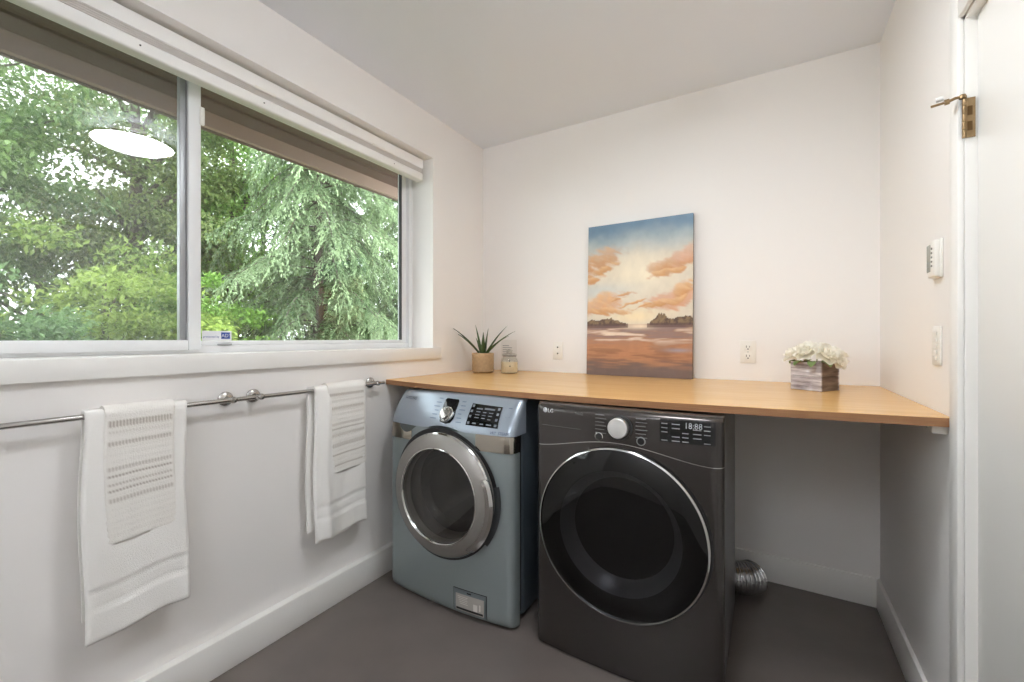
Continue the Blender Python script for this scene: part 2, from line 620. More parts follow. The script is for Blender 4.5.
# ------------------------------------------------------------------ washer
M_SILV = mat('blue_silver_paint', lin(146, 156, 157), 0.34, 0.4, spec=0.5)
M_PANEL = mat('blue_silver_panel', lin(158, 168, 179), 0.3, 0.45)
M_SIDE = mat('slate_side', lin(86, 96, 104), 0.45, 0.3)
M_BAND = mat('mirror_band', lin(176, 170, 160), 0.12, 1.0)
M_RING = mat('satin_door_ring', lin(156, 153, 148), 0.42, 0.6)
M_RIMC = mat('bright_chrome', lin(205, 205, 203), 0.1, 1.0)
M_BLACK = mat('black_plastic', lin(22, 22, 24), 0.35)
M_SCREEN = mat('black_display', lin(14, 15, 18), 0.12)
M_INK = mat('grey_print', lin(52, 60, 72), 0.5)
M_INKL = mat('pale_print', lin(112, 117, 124), 0.5)
M_DRUM = mat('drum_steel', lin(190, 186, 180), 0.34, 0.5)
M_RUBBER = mat('grey_rubber', lin(96, 94, 92), 0.6)
M_BOWL = glass_mat('washer_bowl_glass', (0.80, 0.78, 0.75, 1), 0.06)
M_LABEL = mat('sticker_grey', lin(176, 172, 166), 0.5)

WW = 0.363


def round_in(e, r):
    e = min(max(e, 0), r)
    return r - math.sqrt(max(r * r - e * e, 0))


def wash_y(u, z):
    y = -0.028 * (1 - (u / WW) ** 2)
    y += round_in(abs(u) - (WW - 0.03), 0.03)
    if z < 0.05:
        y += 0.5 * round_in(0.05 - z, 0.04)
    if z > 0.80:
        t = (z - 0.80) / 0.18
        y += 0.10 * t * t * (1.35 - 0.35 * t)
    if z > 0.965:
        y += round_in(z - 0.965, 0.0185)
    return y


ws = thing('washing_machine', 'blue-silver front-loading washing machine with a grey ringed door, left of the black dryer', 'washing machine', (-1.290, 1.574, 0), 0)
edge_us = [-WW, -WW + 0.002, -WW + 0.006, -WW + 0.012, -WW + 0.02, -WW + 0.03] + [(-WW + 0.03) + (2 * WW - 0.06) * i / 44 for i in range(1, 44)] + [WW - 0.03, WW - 0.02, WW - 0.012, WW - 0.006, WW - 0.002, WW]
DC = 0.54


def panel_low(u):
    r = 0.305
    return max(0.829, DC + math.sqrt(max(r * r - (u * 0.97) ** 2, 0)) if abs(u) < r else 0)


cab = MB()
cab.bbox((-WW + 0.012, 0.10, 0.018), (WW - 0.012, 0.77, 0.968), 0.012, 3)
cabo = cab.build('cabinet', M_SIDE, ws, smooth=40)
MB().bbox((-WW + 0.02, 0.05, 0.03), (WW - 0.02, 0.12, 0.87), 0.01).build('edge_gap', M_BLACK, ws)
for sx in (-1, 1):
    for yy in (0.13, 0.70):
        MB().lathe([(0, 0), (0.022, 0), (0.024, 0.008), (0.012, 0.014), (0.012, 0.045), (0, 0.045)], 20, Matrix.Translation((sx * 0.29, yy, 0))).build('foot', M_BLACK, ws, smooth=40)
# the lower front with the porthole cut through it
lf = patch(wash_y, -WW, WW, lambda u: 0.012, lambda u: 0.755, 0, 56, 0, 0.055, us=edge_us)
fo = lf.build('front_panel', M_SILV, ws)
bmh = bmesh.new()
bmh.from_mesh(fo.data)
kill = [f for f in bmh.faces if all((v.co.x ** 2 + (v.co.z - DC) ** 2) < 0.245 ** 2 for v in f.verts)]
bmesh.ops.delete(bmh, geom=kill, context='FACES')
bmh.to_mesh(fo.data)
bmh.free()
smooth_by_angle(fo.data, 45)
# mirror band beside the top of the door, left and right
for nm, a, b in (('band', -WW, -0.19), ('band', 0.17, WW)):
    us = [u for u in edge_us if a - 1e-6 <= u <= b + 1e-6]
    patch(wash_y, a, b, lambda u: 0.757, lambda u: 0.828, 0, 6, 0.0015, 0.055, us=us).build(nm, M_BAND, ws, smooth=45)
mid = [u for u in edge_us if -0.20 <= u <= 0.19]
patch(wash_y, 0, 0, lambda u: 0.754, lambda u: 0.829, 0, 6, 0.0, 0.05, us=mid).build('door_header', M_SILV, ws, smooth=45)
patch(wash_y, 0, 0, panel_low, lambda u: 0.9835, 0, 18, 0.003, 0.11, us=edge_us).build('control_panel', M_PANEL, ws, smooth=45)
# detergent drawer scoop at the left of the band
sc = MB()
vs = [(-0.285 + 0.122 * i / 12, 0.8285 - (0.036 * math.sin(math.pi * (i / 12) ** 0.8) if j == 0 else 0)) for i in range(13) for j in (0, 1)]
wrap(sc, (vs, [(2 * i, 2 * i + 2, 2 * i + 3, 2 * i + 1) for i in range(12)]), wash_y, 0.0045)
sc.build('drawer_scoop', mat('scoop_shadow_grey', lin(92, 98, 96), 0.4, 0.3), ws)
# door opening: dark recess, gasket, drum
wrap(MB(), disc_geo(0, DC, 0.24, 0.298, 96, nr=3), wash_y, 0.006).build('door_recess', M_BLACK, ws)
RX = Matrix.Rotation(math.pi / 2, 4, 'X')                  # lathe axis z -> -y (out of the front)
TD = Matrix.Translation((0, -0.026, DC)) @ RX
MB().lathe([(0.245, -0.03), (0.225, -0.035), (0.205, -0.06), (0.205, -0.10), (0.23, -0.12), (0.25, -0.12)], 72, TD).build('gasket', M_RUBBER, ws, smooth=50)
dr = MB()
dr.lathe([(0.25, -0.12), (0.25, -0.48), (0.16, -0.50), (0.0, -0.505)], 64, TD)
for k in range(3):
    a = k * 2.094 + 0.5
    dr.bbox((-0.02, -0.03, -0.47), (0.02, 0.03, -0.13), 0.012, 3, TD @ Matrix.Rotation(a, 4, 'Z') @ Matrix.Translation((0.235, 0, 0)))
    dr.bbox((0.02, -0.018, -0.5), (0.2, 0.018, -0.485), 0.006, 2, TD @ Matrix.Rotation(a + 1.0, 4, 'Z'))
dr.lathe([(0.07, -0.5), (0.06, -0.475), (0, -0.465)], 32, TD)
dr.build('drum', M_DRUM, ws, smooth=40)
wd = bpy.data.objects.new('door', None)
COL.objects.link(wd)
wd.parent = ws
wd.matrix_local = Matrix.Translation((0.008, 0, 0)) @ TD @ Matrix.Scale(0.975, 4)
MB().lathe([(0.283, 0.0), (0.287, 0.016), (0.284, 0.028), (0.276, 0.036), (0.226, 0.052), (0.219, 0.055), (0.2135, 0.052), (0.212, 0.02), (0.212, 0.0), (0.25, -0.02)], 96).build('door_ring', M_RING, wd, smooth=50)
MB().lathe([(0.2855, 0.012), (0.2885, 0.016), (0.2875, 0.024), (0.2845, 0.0295), (0.281, 0.0325)], 96).build('outer_rim', M_RIMC, wd, smooth=50)
MB().lathe([(0.2215, 0.0545), (0.2175, 0.0565), (0.2125, 0.052), (0.2125, 0.044)], 96).build('inner_rim', M_RIMC, wd, smooth=50)
MB().lathe([(0.213, 0.040), (0.20, 0.041), (0.15, 0.043), (0.08, 0.045), (0.0, 0.045)], 72).build('door_glass', M_BOWL, wd, smooth=60)
MB().lathe([(0.205, 0.01), (0.19, -0.04), (0.165, -0.075), (0.12, -0.09), (0.0, -0.10)], 72).build('glass_bowl', glass_mat('inner_bowl_glass', (0.9, 0.89, 0.87, 1), 0.05), wd, smooth=60)
# grip on the right rim: angles measured in the lathe plane (x right, y = +z up)
M_GRIP = mat('grip_grey', lin(58, 60, 62), 0.5)
hd = MB()
vs, fs = [], []
nseg = 26
for i in range(nseg + 1):
    a = math.radians(-52 + 76 * i / nseg)
    e = math.sin(math.pi * i / nseg) ** 0.35 if 0 < i < nseg else 0
    for r, z in ((0.262, 0.040), (0.266, 0.049), (0.276 + 0.010 * e, 0.046), (0.284 + 0.014 * e, 0.034), (0.282 + 0.010 * e, 0.016), (0.262, 0.02)):
        vs.append((r * math.cos(a), r * math.sin(a), z))
for i in range(nseg):
    for k in range(6):
        l = (k + 1) % 6
        fs.append((i * 6 + k, (i + 1) * 6 + k, (i + 1) * 6 + l, i * 6 + l))
fs += [tuple(range(6)), tuple(nseg * 6 + k for k in range(6))]
hd.raw(vs, fs)
hd.build('door_handle', M_RIMC, wd, smooth=30)
wrap(MB(), disc_geo(0, DC, 0.27, 0.310, 28, math.radians(-38), math.radians(14)), wash_y, 0.007).build('grip_recess', M_GRIP, ws)

# controls on the sloping panel
OFF = 0.0058
kp = MB()
kw = [(-0.024, 0.863), (0.012, 0.856), (0.038, 0.862), (0.051, 0.880), (0.043, 0.955), (0.036, 0.961), (-0.031, 0.963), (-0.039, 0.957), (-0.036, 0.895)]
kc = (sum(p[0] for p in kw) / 9, sum(p[1] for p in kw) / 9)
kv, kf = [kc], []
for q in range(1, 6):
    kv += [(kc[0] + (u - kc[0]) * q / 5, kc[1] + (v - kc[1]) * q / 5) for u, v in kw]
kf += [(0, i + 1, (i + 1) % 9 + 1) for i in range(9)]
for q in range(4):
    kf += [(1 + q * 9 + i, 1 + q * 9 + 9 + i, 1 + q * 9 + 9 + (i + 1) % 9, 1 + q * 9 + (i + 1) % 9) for i in range(9)]
wrap(kp, (kv, kf), wash_y, OFF)
kp.build('dial_plate', M_SCREEN, ws)
ku, kz = 0.009, 0.894
tilt = math.atan2(wash_y(ku, kz + 0.02) - wash_y(ku, kz - 0.02), 0.04)
KM = Matrix.Translation((ku, wash_y(ku, kz) - OFF, kz)) @ Matrix.Rotation(-tilt, 4, 'X') @ RX
kb = MB().lathe([(0.037, 0.0), (0.037, 0.012), (0.034, 0.016), (0.031, 0.012), (0.029, 0.012)], 48, KM).build('dial_collar', M_RIMC, ws, smooth=30)
kn = MB().lathe([(0.03, 0.0), (0.029, 0.022), (0.026, 0.027), (0.018, 0.0285), (0, 0.029)], 48, KM)
kn.bbox((-0.004, -0.026, 0.026), (0.004, 0.026, 0.033), 0.002, 2, KM @ Matrix.Rotation(0.7, 4, 'Z'))
kn.build('dial', M_CHROME, ws, smooth=35)
ds = MB()
dq = [(0.123, 0.862), (0.285, 0.859), (0.278, 0.944), (0.122, 0.951)]
gv, gf = [], []
for j in range(5):
    for i in range(9):
        s_, t_ = i / 8, j / 4
        a = Vector(dq[0]).lerp(Vector(dq[1]), s_)
        b = Vector(dq[3]).lerp(Vector(dq[2]), s_)
        gv.append(tuple(a.lerp(b, t_)))
gf = [(j * 9 + i, j * 9 + i + 1, (j + 1) * 9 + i + 1, (j + 1) * 9 + i) for j in range(4) for i in range(8)]
wrap(ds, (gv, gf), wash_y, OFF)
dso = ds.build('display', M_SCREEN, ws)
dt = MB()


def disp(s_, t_):
    a = Vector(dq[0]).lerp(Vector(dq[1]), s_)
    return tuple(a.lerp(Vector(dq[3]).lerp(Vector(dq[2]), s_), t_))


for (s0, s1, t_, h_) in [(0.20, 0.40, 0.80, .03), (0.46, 0.80, 0.83, .04), (0.22, 0.36, 0.66, .02), (0.44, 0.56, 0.66, .02), (0.64, 0.78, 0.66, .02),
                         (0.22, 0.36, 0.52, .02), (0.44, 0.56, 0.52, .02), (0.64, 0.76, 0.52, .02), (0.22, 0.36, 0.39, .02), (0.44, 0.56, 0.39, .02), (0.64, 0.74, 0.36, .02),
                         (0.20, 0.32, 0.12, .03), (0.44, 0.55, 0.12, .03), (0.64, 0.80, 0.12, .03)]:
    q = [disp(s0, t_ - h_), disp(s1, t_ - h_), disp(s1, t_ + h_), disp(s0, t_ + h_)]
    wrap(dt, (q, [(0, 1, 2, 3)]), wash_y, OFF + 0.0008)
for s_, t_ in ((0.07, 0.12), (0.07, 0.42), (0.07, 0.66), (0.07, 0.9), (0.92, 0.12), (0.92, 0.38), (0.92, 0.64), (0.92, 0.88)):
    c = disp(s_, t_)
    wrap(dt, rect_geo(c[0] - 0.006, c[1] - 0.005, c[0] + 0.006, c[1] + 0.005, 1, 1), wash_y, OFF + 0.0008)
dt.build('display_print', M_INKL, dso, fix=False)
pr = MB()
wrap(pr, text_geo('SAMSUNG', 0.0185), wash_y, OFF, -0.312, 0.9415)
pr.build('brand_lettering', M_INK, ws, fix=False)
pr = MB()
wrap(pr, text_geo('VRT  STEAM', 0.0165), wash_y, OFF, 0.252, 0.8345)
pr.build('steam_lettering', mat('blue_print', lin(44, 56, 92), 0.5), ws, fix=False)
M_FAINT = mat('faint_print', lin(112, 122, 138), 0.5)
pr, pr2 = MB(), MB()
for k in range(6):
    wd_ = 0.03 + 0.008 * (k % 3)
    z = 0.958 - k * 0.017
    wrap(pr, rect_geo(-0.056 - wd_ * .8 + 0.001 * k, z, -0.056 + 0.001 * k, z + 0.0035, 2, 1), wash_y, OFF)
    wrap(pr2, rect_geo(0.062 + 0.001 * k, z - 0.006, 0.084 + 0.006 * (k % 3), z - 0.0025, 2, 1), wash_y, OFF)
for z in (0.94, 0.905, 0.868):
    pr3 = MB()
    wrap(pr3, rect_geo(0.308, z, 0.326, z + 0.003, 2, 1), wash_y, OFF)
    pr3.build('button_print', M_FAINT, ws, fix=False)
for q in (pr, pr2):
    q.build('cycle_print', M_FAINT, ws, fix=False)
for z, h_ in ((0.915, 0.009), (0.872, 0.016)):
    m_ = MB()
    wrap(m_, disc_geo(0.317, z, 0.0095, 0.0115, 20), wash_y, OFF + 0.0004)
    wrap(m_, disc_geo(0.317, z, 0, 0.0095, 20), wash_y, OFF + 0.0008)
    m_.build('push_button', M_PANEL, ws)
# striped reflex marks stay out: filter cover with its sticker at the lower right
FX = 0.016
fcu = (0.052 + FX, 0.220 + FX, 0.022, 0.127)
fc = patch(wash_y, fcu[0], fcu[1], lambda u: fcu[2] + 0.006, lambda u: fcu[3], 8, 16, 0.003, 0.01).build('filter_cover', mat('cover_silver', lin(128, 138, 142), 0.4, 0.5), ws, smooth=45)
wrap(MB(), rect_geo(fcu[0] - 0.003, fcu[2] + 0.004, fcu[1] + 0.003, fcu[3] + 0.003, 8, 8), wash_y, 0.0008).build('cover_gap', M_BLACK, ws)
wrap(MB(), rect_geo(0.064 + FX, 0.034, 0.210 + FX, 0.109, 8, 6), wash_y, 0.0038).build('sticker', M_LABEL, fc)
st = MB()
wrap(st, rect_geo(0.068 + FX, 0.039, 0.206 + FX, 0.049, 6, 2), wash_y, 0.0046)
st.build('sticker_bar', M_BLACK, fc)
st = MB()
wrap(st, rect_geo(0.124 + FX, 0.116, 0.146 + FX, 0.122, 3, 1), wash_y, 0.0046)
st.build('cover_notch', M_BLACK, fc)
st = MB()
M_WPR = mat('white_print', lin(222, 219, 214), 0.5)
for k in range(5):
    wrap(st, rect_geo(0.075 + 0.003 * k + FX, 0.096 - k * 0.0075, 0.128 - 0.004 * (k % 2) + FX, 0.0985 - k * 0.0075, 4, 1), wash_y, 0.0046)
st.build('sticker_text', M_WPR, fc)
st = MB()
wrap(st, rect_geo(0.157 + FX, 0.050, 0.178 + FX, 0.080, 2, 2), wash_y, 0.0046)
st.build('sticker_icon', M_WPR, fc)
st = MB()
wrap(st, rect_geo(0.187 + FX, 0.056, 0.194 + FX, 0.084, 2, 2), wash_y, 0.0046)
st.build('sticker_icon', M_WPR, fc)
# hand slot in the right side
MB().bbox((WW - 0.016, 0.33, 0.39), (WW - 0.006, 0.47, 0.47), 0.004).build('side_slot', M_SIDE, ws, smooth=40)
MB().box((WW - 0.012, 0.345, 0.405), (WW - 0.0045, 0.455, 0.455)).build('slot_hollow', M_BLACK, ws)

# ------------------------------------------------------------------ dryer
M_BSTEEL = mat('black_steel', lin(78, 74, 72), 0.2, 0.7, spec=0.5)
M_DSIDE = mat('dryer_side', lin(120, 120, 122), 0.4, 0.4)
M_DGLASS = glass_mat('dryer_door_glass', (0.30, 0.30, 0.31, 1), 0.045)
M_DPRINT = mat('dryer_print', lin(140, 140, 142), 0.5)
M_WHITEP = mat('white_logo', lin(225, 225, 228), 0.5)
M_DIGIT = mat('lit_digits', lin(150, 154, 158), 0.5, emit=(0.9, 0.95, 1, 1), estr=0.06)
DW = 0.352


def dry_y(u, z):
    y = -0.022 * (1 - (u / DW) ** 2)
    y += round_in(abs(u) - (DW - 0.032), 0.032)
    if z > 0.955:
        y += round_in(z - 0.955, 0.0285) * 0.9
    if z < 0.02:
        y += 0.3 * round_in(0.02 - z, 0.012)
    return y


def seam(u):
    return 0.816 + 0.047 * max(0, math.cos(math.pi / 2 * min(1, max(-1, (u + 0.01) / 0.33)))) ** 1.6


dy = thing('tumble_dryer', 'black steel dryer with a large round black glass door, right of the silver washer', 'dryer', (-0.480, 1.590, 0), 0)
du_ = [-DW, -DW + 0.002, -DW + 0.006, -DW + 0.012, -DW + 0.02, -DW + 0.032] + [(-DW + 0.032) + (2 * DW - 0.064) * i / 40 for i in range(1, 40)] + [DW - 0.032, DW - 0.02, DW - 0.012, DW - 0.006, DW - 0.002, DW]
MB().bbox((-DW + 0.009, 0.052, 0.018), (DW - 0.009, 0.690, 0.975), 0.008, 2).build('cabinet', M_DSIDE, dy, smooth=40)
MB().bbox((-DW + 0.012, 0.036, 0.02), (DW - 0.012, 0.06, 0.970), 0.004).build('edge_gap', M_BLACK, dy)
for sx in (-1, 1):
    for yy in (0.1, 0.68):
        MB().lathe([(0, 0), (0.022, 0), (0.024, 0.008), (0.012, 0.014), (0.012, 0.045), (0, 0.045)], 20, Matrix.Translation((sx * 0.28, yy, 0))).build('foot', M_BLACK, dy, smooth=40)
DZC = 0.530
DR = 0.316
fo = patch(dry_y, 0, 0, lambda u: 0.006, lambda u: seam(u) - 0.0022, 0, 60, 0, 0.04, us=du_).build('front_panel', M_BSTEEL, dy)
bmh = bmesh.new()
bmh.from_mesh(fo.data)
kill = [f for f in bmh.faces if all((v.co.x ** 2 + (v.co.z - DZC) ** 2) < 0.295 ** 2 for v in f.verts)]
bmesh.ops.delete(bmh, geom=kill, context='FACES')
bmh.to_mesh(fo.data)
bmh.free()
smooth_by_angle(fo.data, 45)
patch(dry_y, 0, 0, seam, lambda u: 0.9835, 0, 16, 0.0, 0.045, us=du_).build('control_panel', M_BSTEEL, dy, smooth=45)
sl = MB()
for i in range(len(du_) - 1):
    a, b = du_[i], du_[i + 1]
    sl.raw([(a, dry_y(a, seam(a)) - 0.0012, seam(a) - 0.0022), (b, dry_y(b, seam(b)) - 0.0012, seam(b) - 0.0022), (b, dry_y(b, seam(b)) - 0.0012, seam(b) + 0.0004), (a, dry_y(a, seam(a)) - 0.0012, seam(a) + 0.0004)], [(0, 1, 2, 3)])
sl.build('seam_line', M_RIMC, dy)
DD = Matrix.Translation((-0.001, -0.019, DZC)) @ RX
dd = bpy.data.objects.new('door', None)
COL.objects.link(dd)
dd.parent = dy
dd.matrix_local = DD
MB().lathe([(DR, -0.028), (DR, 0.010), (DR - 0.002, 0.014), (DR - 0.007, 0.0155), (DR - 0.009, 0.012), (DR - 0.009, 0.0)], 128).build('chrome_ring', M_RIMC, dd, smooth=50)
MB().lathe([(DR - 0.008, 0.011), (DR - 0.03, 0.019), (0.25, 0.027), (0.17, 0.033), (0.08, 0.0365), (0, 0.0375)], 96).build('door_glass', M_DGLASS, dd, smooth=60)
MB().lathe([(DR - 0.008, 0.004), (0.235, 0.012), (0.228, 0.006)], 96).build('dark_border', mat('border_black', lin(15, 15, 16), 0.4), dd, smooth=50)
MB().lathe([(0.232, 0.006), (0.222, -0.006), (0.205, -0.03), (0.19, -0.055), (0.182, -0.06)], 96).build('inner_ring', mat('inner_ring_grey', lin(120, 120, 122), 0.3, 0.4), dd, smooth=50)
MB().lathe([(0.185, -0.055), (0.17, -0.085), (0.12, -0.11), (0, -0.12)], 72).build('glass_bowl', mat('smoked_bowl', lin(26, 26, 28), 0.12), dd, smooth=60)
wrap(MB(), disc_geo(0.004, DZC, 0.28, DR + 0.003, 96, nr=3), dry_y, 0.003).build('door_gap', M_BLACK, dy)
# knob, buttons, display
kM = lambda u, z, o=0.0: Matrix.Translation((u, dry_y(u, z) - o, z)) @ RX
MB().lathe([(0.045, 0.0), (0.045, 0.006), (0.041, 0.009), (0.036, 0.009)], 48, kM(0.011, 0.922)).build('knob_collar', M_BLACK, dy, smooth=30)


def knob_mat():
    m = mat('spun_aluminium', lin(236, 235, 233), 0.36, 0.8)
    nt = m.node_tree
    p = nt.nodes['Principled BSDF']
    p.inputs['Anisotropic'].default_value = 0.85
    tg = nt.nodes.new('ShaderNodeTangent')
    tg.direction_type = 'RADIAL'
    tg.axis = 'Y'
    nt.links.new(tg.outputs[0], p.inputs['Tangent'])
    return m


kb_ = MB().lathe([(0.037, 0.004), (0.0365, 0.028), (0.034, 0.031), (0.0, 0.0315)], 64, RX).build('knob', knob_mat(), dy, smooth=30)
kb_.location = (0.008, dry_y(0.008, 0.922), 0.922)
for u, z in ((-0.070, 0.880), (0.086, 0.880)):
    MB().lathe([(0.016, 0.0), (0.016, 0.003), (0.0135, 0.0045), (0.0125, 0.003), (0, 0.003)], 28, kM(u, z)).build('push_button', M_CHROME if u < 0 else M_DPRINT, dy, smooth=30)
    MB().lathe([(0.0125, 0.0035), (0.011, 0.0045), (0, 0.0048)], 28, kM(u, z)).build('button_face', M_BLACK, dy, smooth=30)
do = wrap(MB(), rect_geo(0.150, 0.888, 0.327, 0.9665, 10, 3), dry_y, 0.0012).build('display', M_SCREEN, dy)
wrap(MB(), text_geo('18:88', 0.029, squash=0.9), dry_y, 0.0018, 0.230, 0.940).build('digits', M_DIGIT, do, fix=False)
dp = MB()
for r in range(5):
    for c_ in range(5):
        if c_ in (2, 3) and r == 0 or (r + c_) % 4 == 3:
            continue
        u = 0.156 + c_ * 0.034
        wrap(dp, rect_geo(u, 0.892 + (4 - r) * 0.0145, u + 0.02 + 0.006 * ((r * 2 + c_) % 2), 0.8955 + (4 - r) * 0.0145, 2, 1), dry_y, 0.0018)
dp.build('display_print', M_DPRINT, do, fix=False)
lg = MB()
wrap(lg, text_geo('LG', 0.022), dry_y, 0.0012, -0.291, 0.950)
lg.build('brand_lettering', M_WHITEP, dy, fix=False)
lg = MB()
wrap(lg, disc_geo(-0.303, 0.958, 0, 0.0098, 28), dry_y, 0.0012)
lo = lg.build('brand_disc', M_WHITEP, dy, fix=False)
lg = MB()
wrap(lg, disc_geo(-0.303, 0.958, 0.0058, 0.0070, 20, math.radians(60), math.radians(360)), dry_y, 0.0017)
wrap(lg, rect_geo(-0.3035, 0.9535, -0.3023, 0.962, 1, 1), dry_y, 0.0017)
wrap(lg, disc_geo(-0.3065, 0.9605, 0, 0.0012, 10), dry_y, 0.0017)
lg.build('disc_mark', M_DARK, lo, fix=False)
lg, lg2 = MB(), MB()
wrap(lg, text_geo('ThinQ', 0.0135), dry_y, 0.0012, -0.171, 0.953)
wrap(lg, rect_geo(-0.318, 0.897, -0.145, 0.8985, 8, 1), dry_y, 0.0012)
M_DIM = mat('dim_print', lin(112, 110, 110), 0.5)
lg.build('badge_lettering', M_DIM, dy, fix=False)
lg = MB()
for k in range(6):
    wdt = 0.036 + 0.007 * (k % 2)
    z = 0.957 - k * 0.0135
    wrap(lg, rect_geo(-0.085, z + 0.003, -0.085 + wdt, z + 0.006, 3, 1), dry_y, 0.0012)
    wrap(lg2, rect_geo(0.067, z + 0.002, 0.067 + 0.036 + 0.005 * (k % 2), z + 0.005, 3, 1), dry_y, 0.0012)
lg.build('cycle_print', M_DIM, dy, fix=False)
lg2.build('cycle_print', M_DIM, dy, fix=False)

# ------------------------------------------------------------------ foil duct on the floor behind the dryer
duct = thing('foil_duct', 'crinkled silver foil vent duct on the floor behind the dryer', 'duct', (-0.105, 2.402, 0))
pts, rad = [], []
N = 150
for i in range(N + 1):
    t = i / N
    if t < 0.5:
        p = (-0.28 + t / 0.5 * 0.22, -0.02 - 0.0 * t, 0.078)
    else:
        a = (t - 0.5) / 0.5 * math.radians(70)
        p = (-0.06 + 0.085 * math.sin(a) * 1.2, -0.02 + 0.085 * (1 - math.cos(a)), 0.078)
    pts.append(p)
    rad.append(0.069 + 0.0075 * math.sin(i * 2 * math.pi / 8.5))
M_FOIL = mat('crinkled_foil', lin(225, 225, 226), 0.2, 0.95, bump=0.9, bscale=55)
MB().tube(pts, rad, 28, cap=False).build('duct_wall', M_FOIL, duct, smooth=70)
MB().tube([pts[-1], (Vector(pts[-1]) + (Vector(pts[-1]) - Vector(pts[-2])).normalized() * 0.004)], [0.067, 0.067], 28).build('duct_end', M_FOIL, duct)

# ------------------------------------------------------------------ towel bars
BX, BZ = XL + 0.058, 1.018


def towel_bar(label, y0, y1, posts):
    t = thing('towel_bar', label, 'towel bar', (XL, (y0 + y1) / 2, BZ), 0, 'towel bars on the window wall')
    c = (y0 + y1) / 2
    MB().tube([(0.058, y0 - c, 0), (0.058, y1 - c, 0)], 0.0085, 20).build('bar', M_CHROME, t, smooth=40)
    for p in posts:
        RY = Matrix.Translation((0, p - c, 0)) @ Matrix.Rotation(math.pi / 2, 4, 'Y')
        MB().lathe([(0.0, 0.0005), (0.027, 0.0005), (0.027, 0.006), (0.022, 0.011), (0.011, 0.014), (0.0095, 0.02), (0.0095, 0.05), (0.012, 0.054), (0.0125, 0.066), (0.009, 0.071), (0, 0.072)], 32, RY).build('post', M_CHROME, t, smooth=35)
    return t


towel_bar('brushed nickel towel bar nearer the camera, on the window wall', 0.235, 0.942, (0.255, 0.862))
towel_bar('brushed nickel towel bar nearer the washing machine, on the window wall', 0.950, 1.60, (0.965, 1.558))

# ------------------------------------------------------------------ towels


def towel(name, label, ya, yb, front, back, r, th, mt, bands=(), wob=0.006, stripes=None, seed=0, flare=0.0, skew=0.0, group=None, fold=None, bshift=0.0, rip=0.005):
    """cloth hung over the bar: profile runs from the back hem over the bar to the front hem"""
    c = (ya + yb) / 2
    t = thing(name, label, 'towel', (BX, c, BZ), 0, group)
    nv, nu = 130, 44
    arc = math.pi * r
    L = back + arc + front
    ss = [L * i / nv for i in range(nv + 1)]
    # inner (r) and outer (r + th) shells
    def prof(s, rr, u):
        un = (u - 0.5)
        d1 = back
        if s < d1:
            z = -(d1 - s)
            x = -rr
            hang = (d1 - s)
        elif s < d1 + arc:
            a = (s - d1) / r
            x = -rr * math.cos(a)
            z = rr * math.sin(a)
            hang = 0
        else:
            hang = s - d1 - arc
            z = -hang
            x = rr
        return x, z, hang
    vs, cols = [], []
    W = yb - ya
    base = np.array(mt['base'])
    for sh in (0, 1):
        rr = r + th * sh
        for i, s in enumerate(ss):
            for k in range(nu + 1):
                u = k / nu
                x, z, hang = prof(s, rr, u)
                fr_ = 1 if s > back + arc * 0.5 else -1
                edge = min(u, 1 - u) * W
                e = 1 - max(0, 1 - edge / 0.008) ** 2 * 0.45 if sh else 1
                hem = max(0, 1 - min(s, L - s) / 0.010) ** 2
                if sh:
                    x *= 1
                ph = seed * 1.7
                amp = wob * min(1, hang / 0.35)
                dx = amp * (math.sin(u * 7 + ph) * 0.6 + math.sin(u * 13.0 + ph * 2 + hang * 6) * 0.35) + flare * (hang ** 2)
                if fr_ > 0:
                    x += max(dx, -0.4 * amp)
                    for (b0, b1, hh) in bands:
                        if b0 < hang < b1 and sh:
                            x += hh
                    if fold:
                        q = u * W
                        x += fold * math.exp(-((q - 0.055) / 0.022) ** 2) * min(1, hang / 0.05) * sh
                else:
                    x = max(x + dx * 0.5, -0.050)
                dzz = (skew * (u - 0.5) + rip * math.sin(u * 9 + ph)) * min(1, hang / 0.3) * (1 if fr_ > 0 else 0.5)
                if sh and (edge < 0.008 or hem > 0):
                    k_ = (1 - e) + hem * 0.4
                    if hang > 0:
                        x -= fr_ * th * min(k_, 0.6)
                yw = (u - 0.5) * W * (1 + 0.02 * min(1, hang / 0.4)) + 0.004 * math.sin(hang * 11 + ph) + (bshift if fr_ < 0 else 0)
                vs.append((x, yw, z + dzz))
                col = base.copy()
                if stripes and sh:
                    for (b0, b1, cc, k_) in stripes:
                        if fr_ > 0 and b0 < hang < b1 and 0.04 < u < 0.96:
                            dash = 0.55 + 0.45 * (math.sin(u * nu * math.pi) if False else (1 if k % 2 else -0.4))
                            col = col * (1 - k_ * max(0, dash)) + np.array(cc) * k_ * max(0, dash)
                cols.append((*col[:3], 1))
    n = nu + 1
    N = n * (nv + 1)
    fs = []
    for i in range(nv):
        for k in range(nu):
            q = (i * n + k, i * n + k + 1, (i + 1) * n + k + 1, (i + 1) * n + k)
            fs.append(tuple(reversed(q)))
            fs.append(tuple(a + N for a in q))
    rim = [k for k in range(n)] + [i * n + nu for i in range(1, nv + 1)] + [nv * n + k for k in range(nu - 1, -1, -1)] + [i * n for i in range(nv - 1, 0, -1)]
    for a, b in zip(rim, rim[1:] + rim[:1]):
        fs.append((a, b, b + N, a + N))
    o = MB().raw(vs, fs).build('cloth', mt['mat'], t, smooth=80)
    set_colors(o.data, cols)
    return t


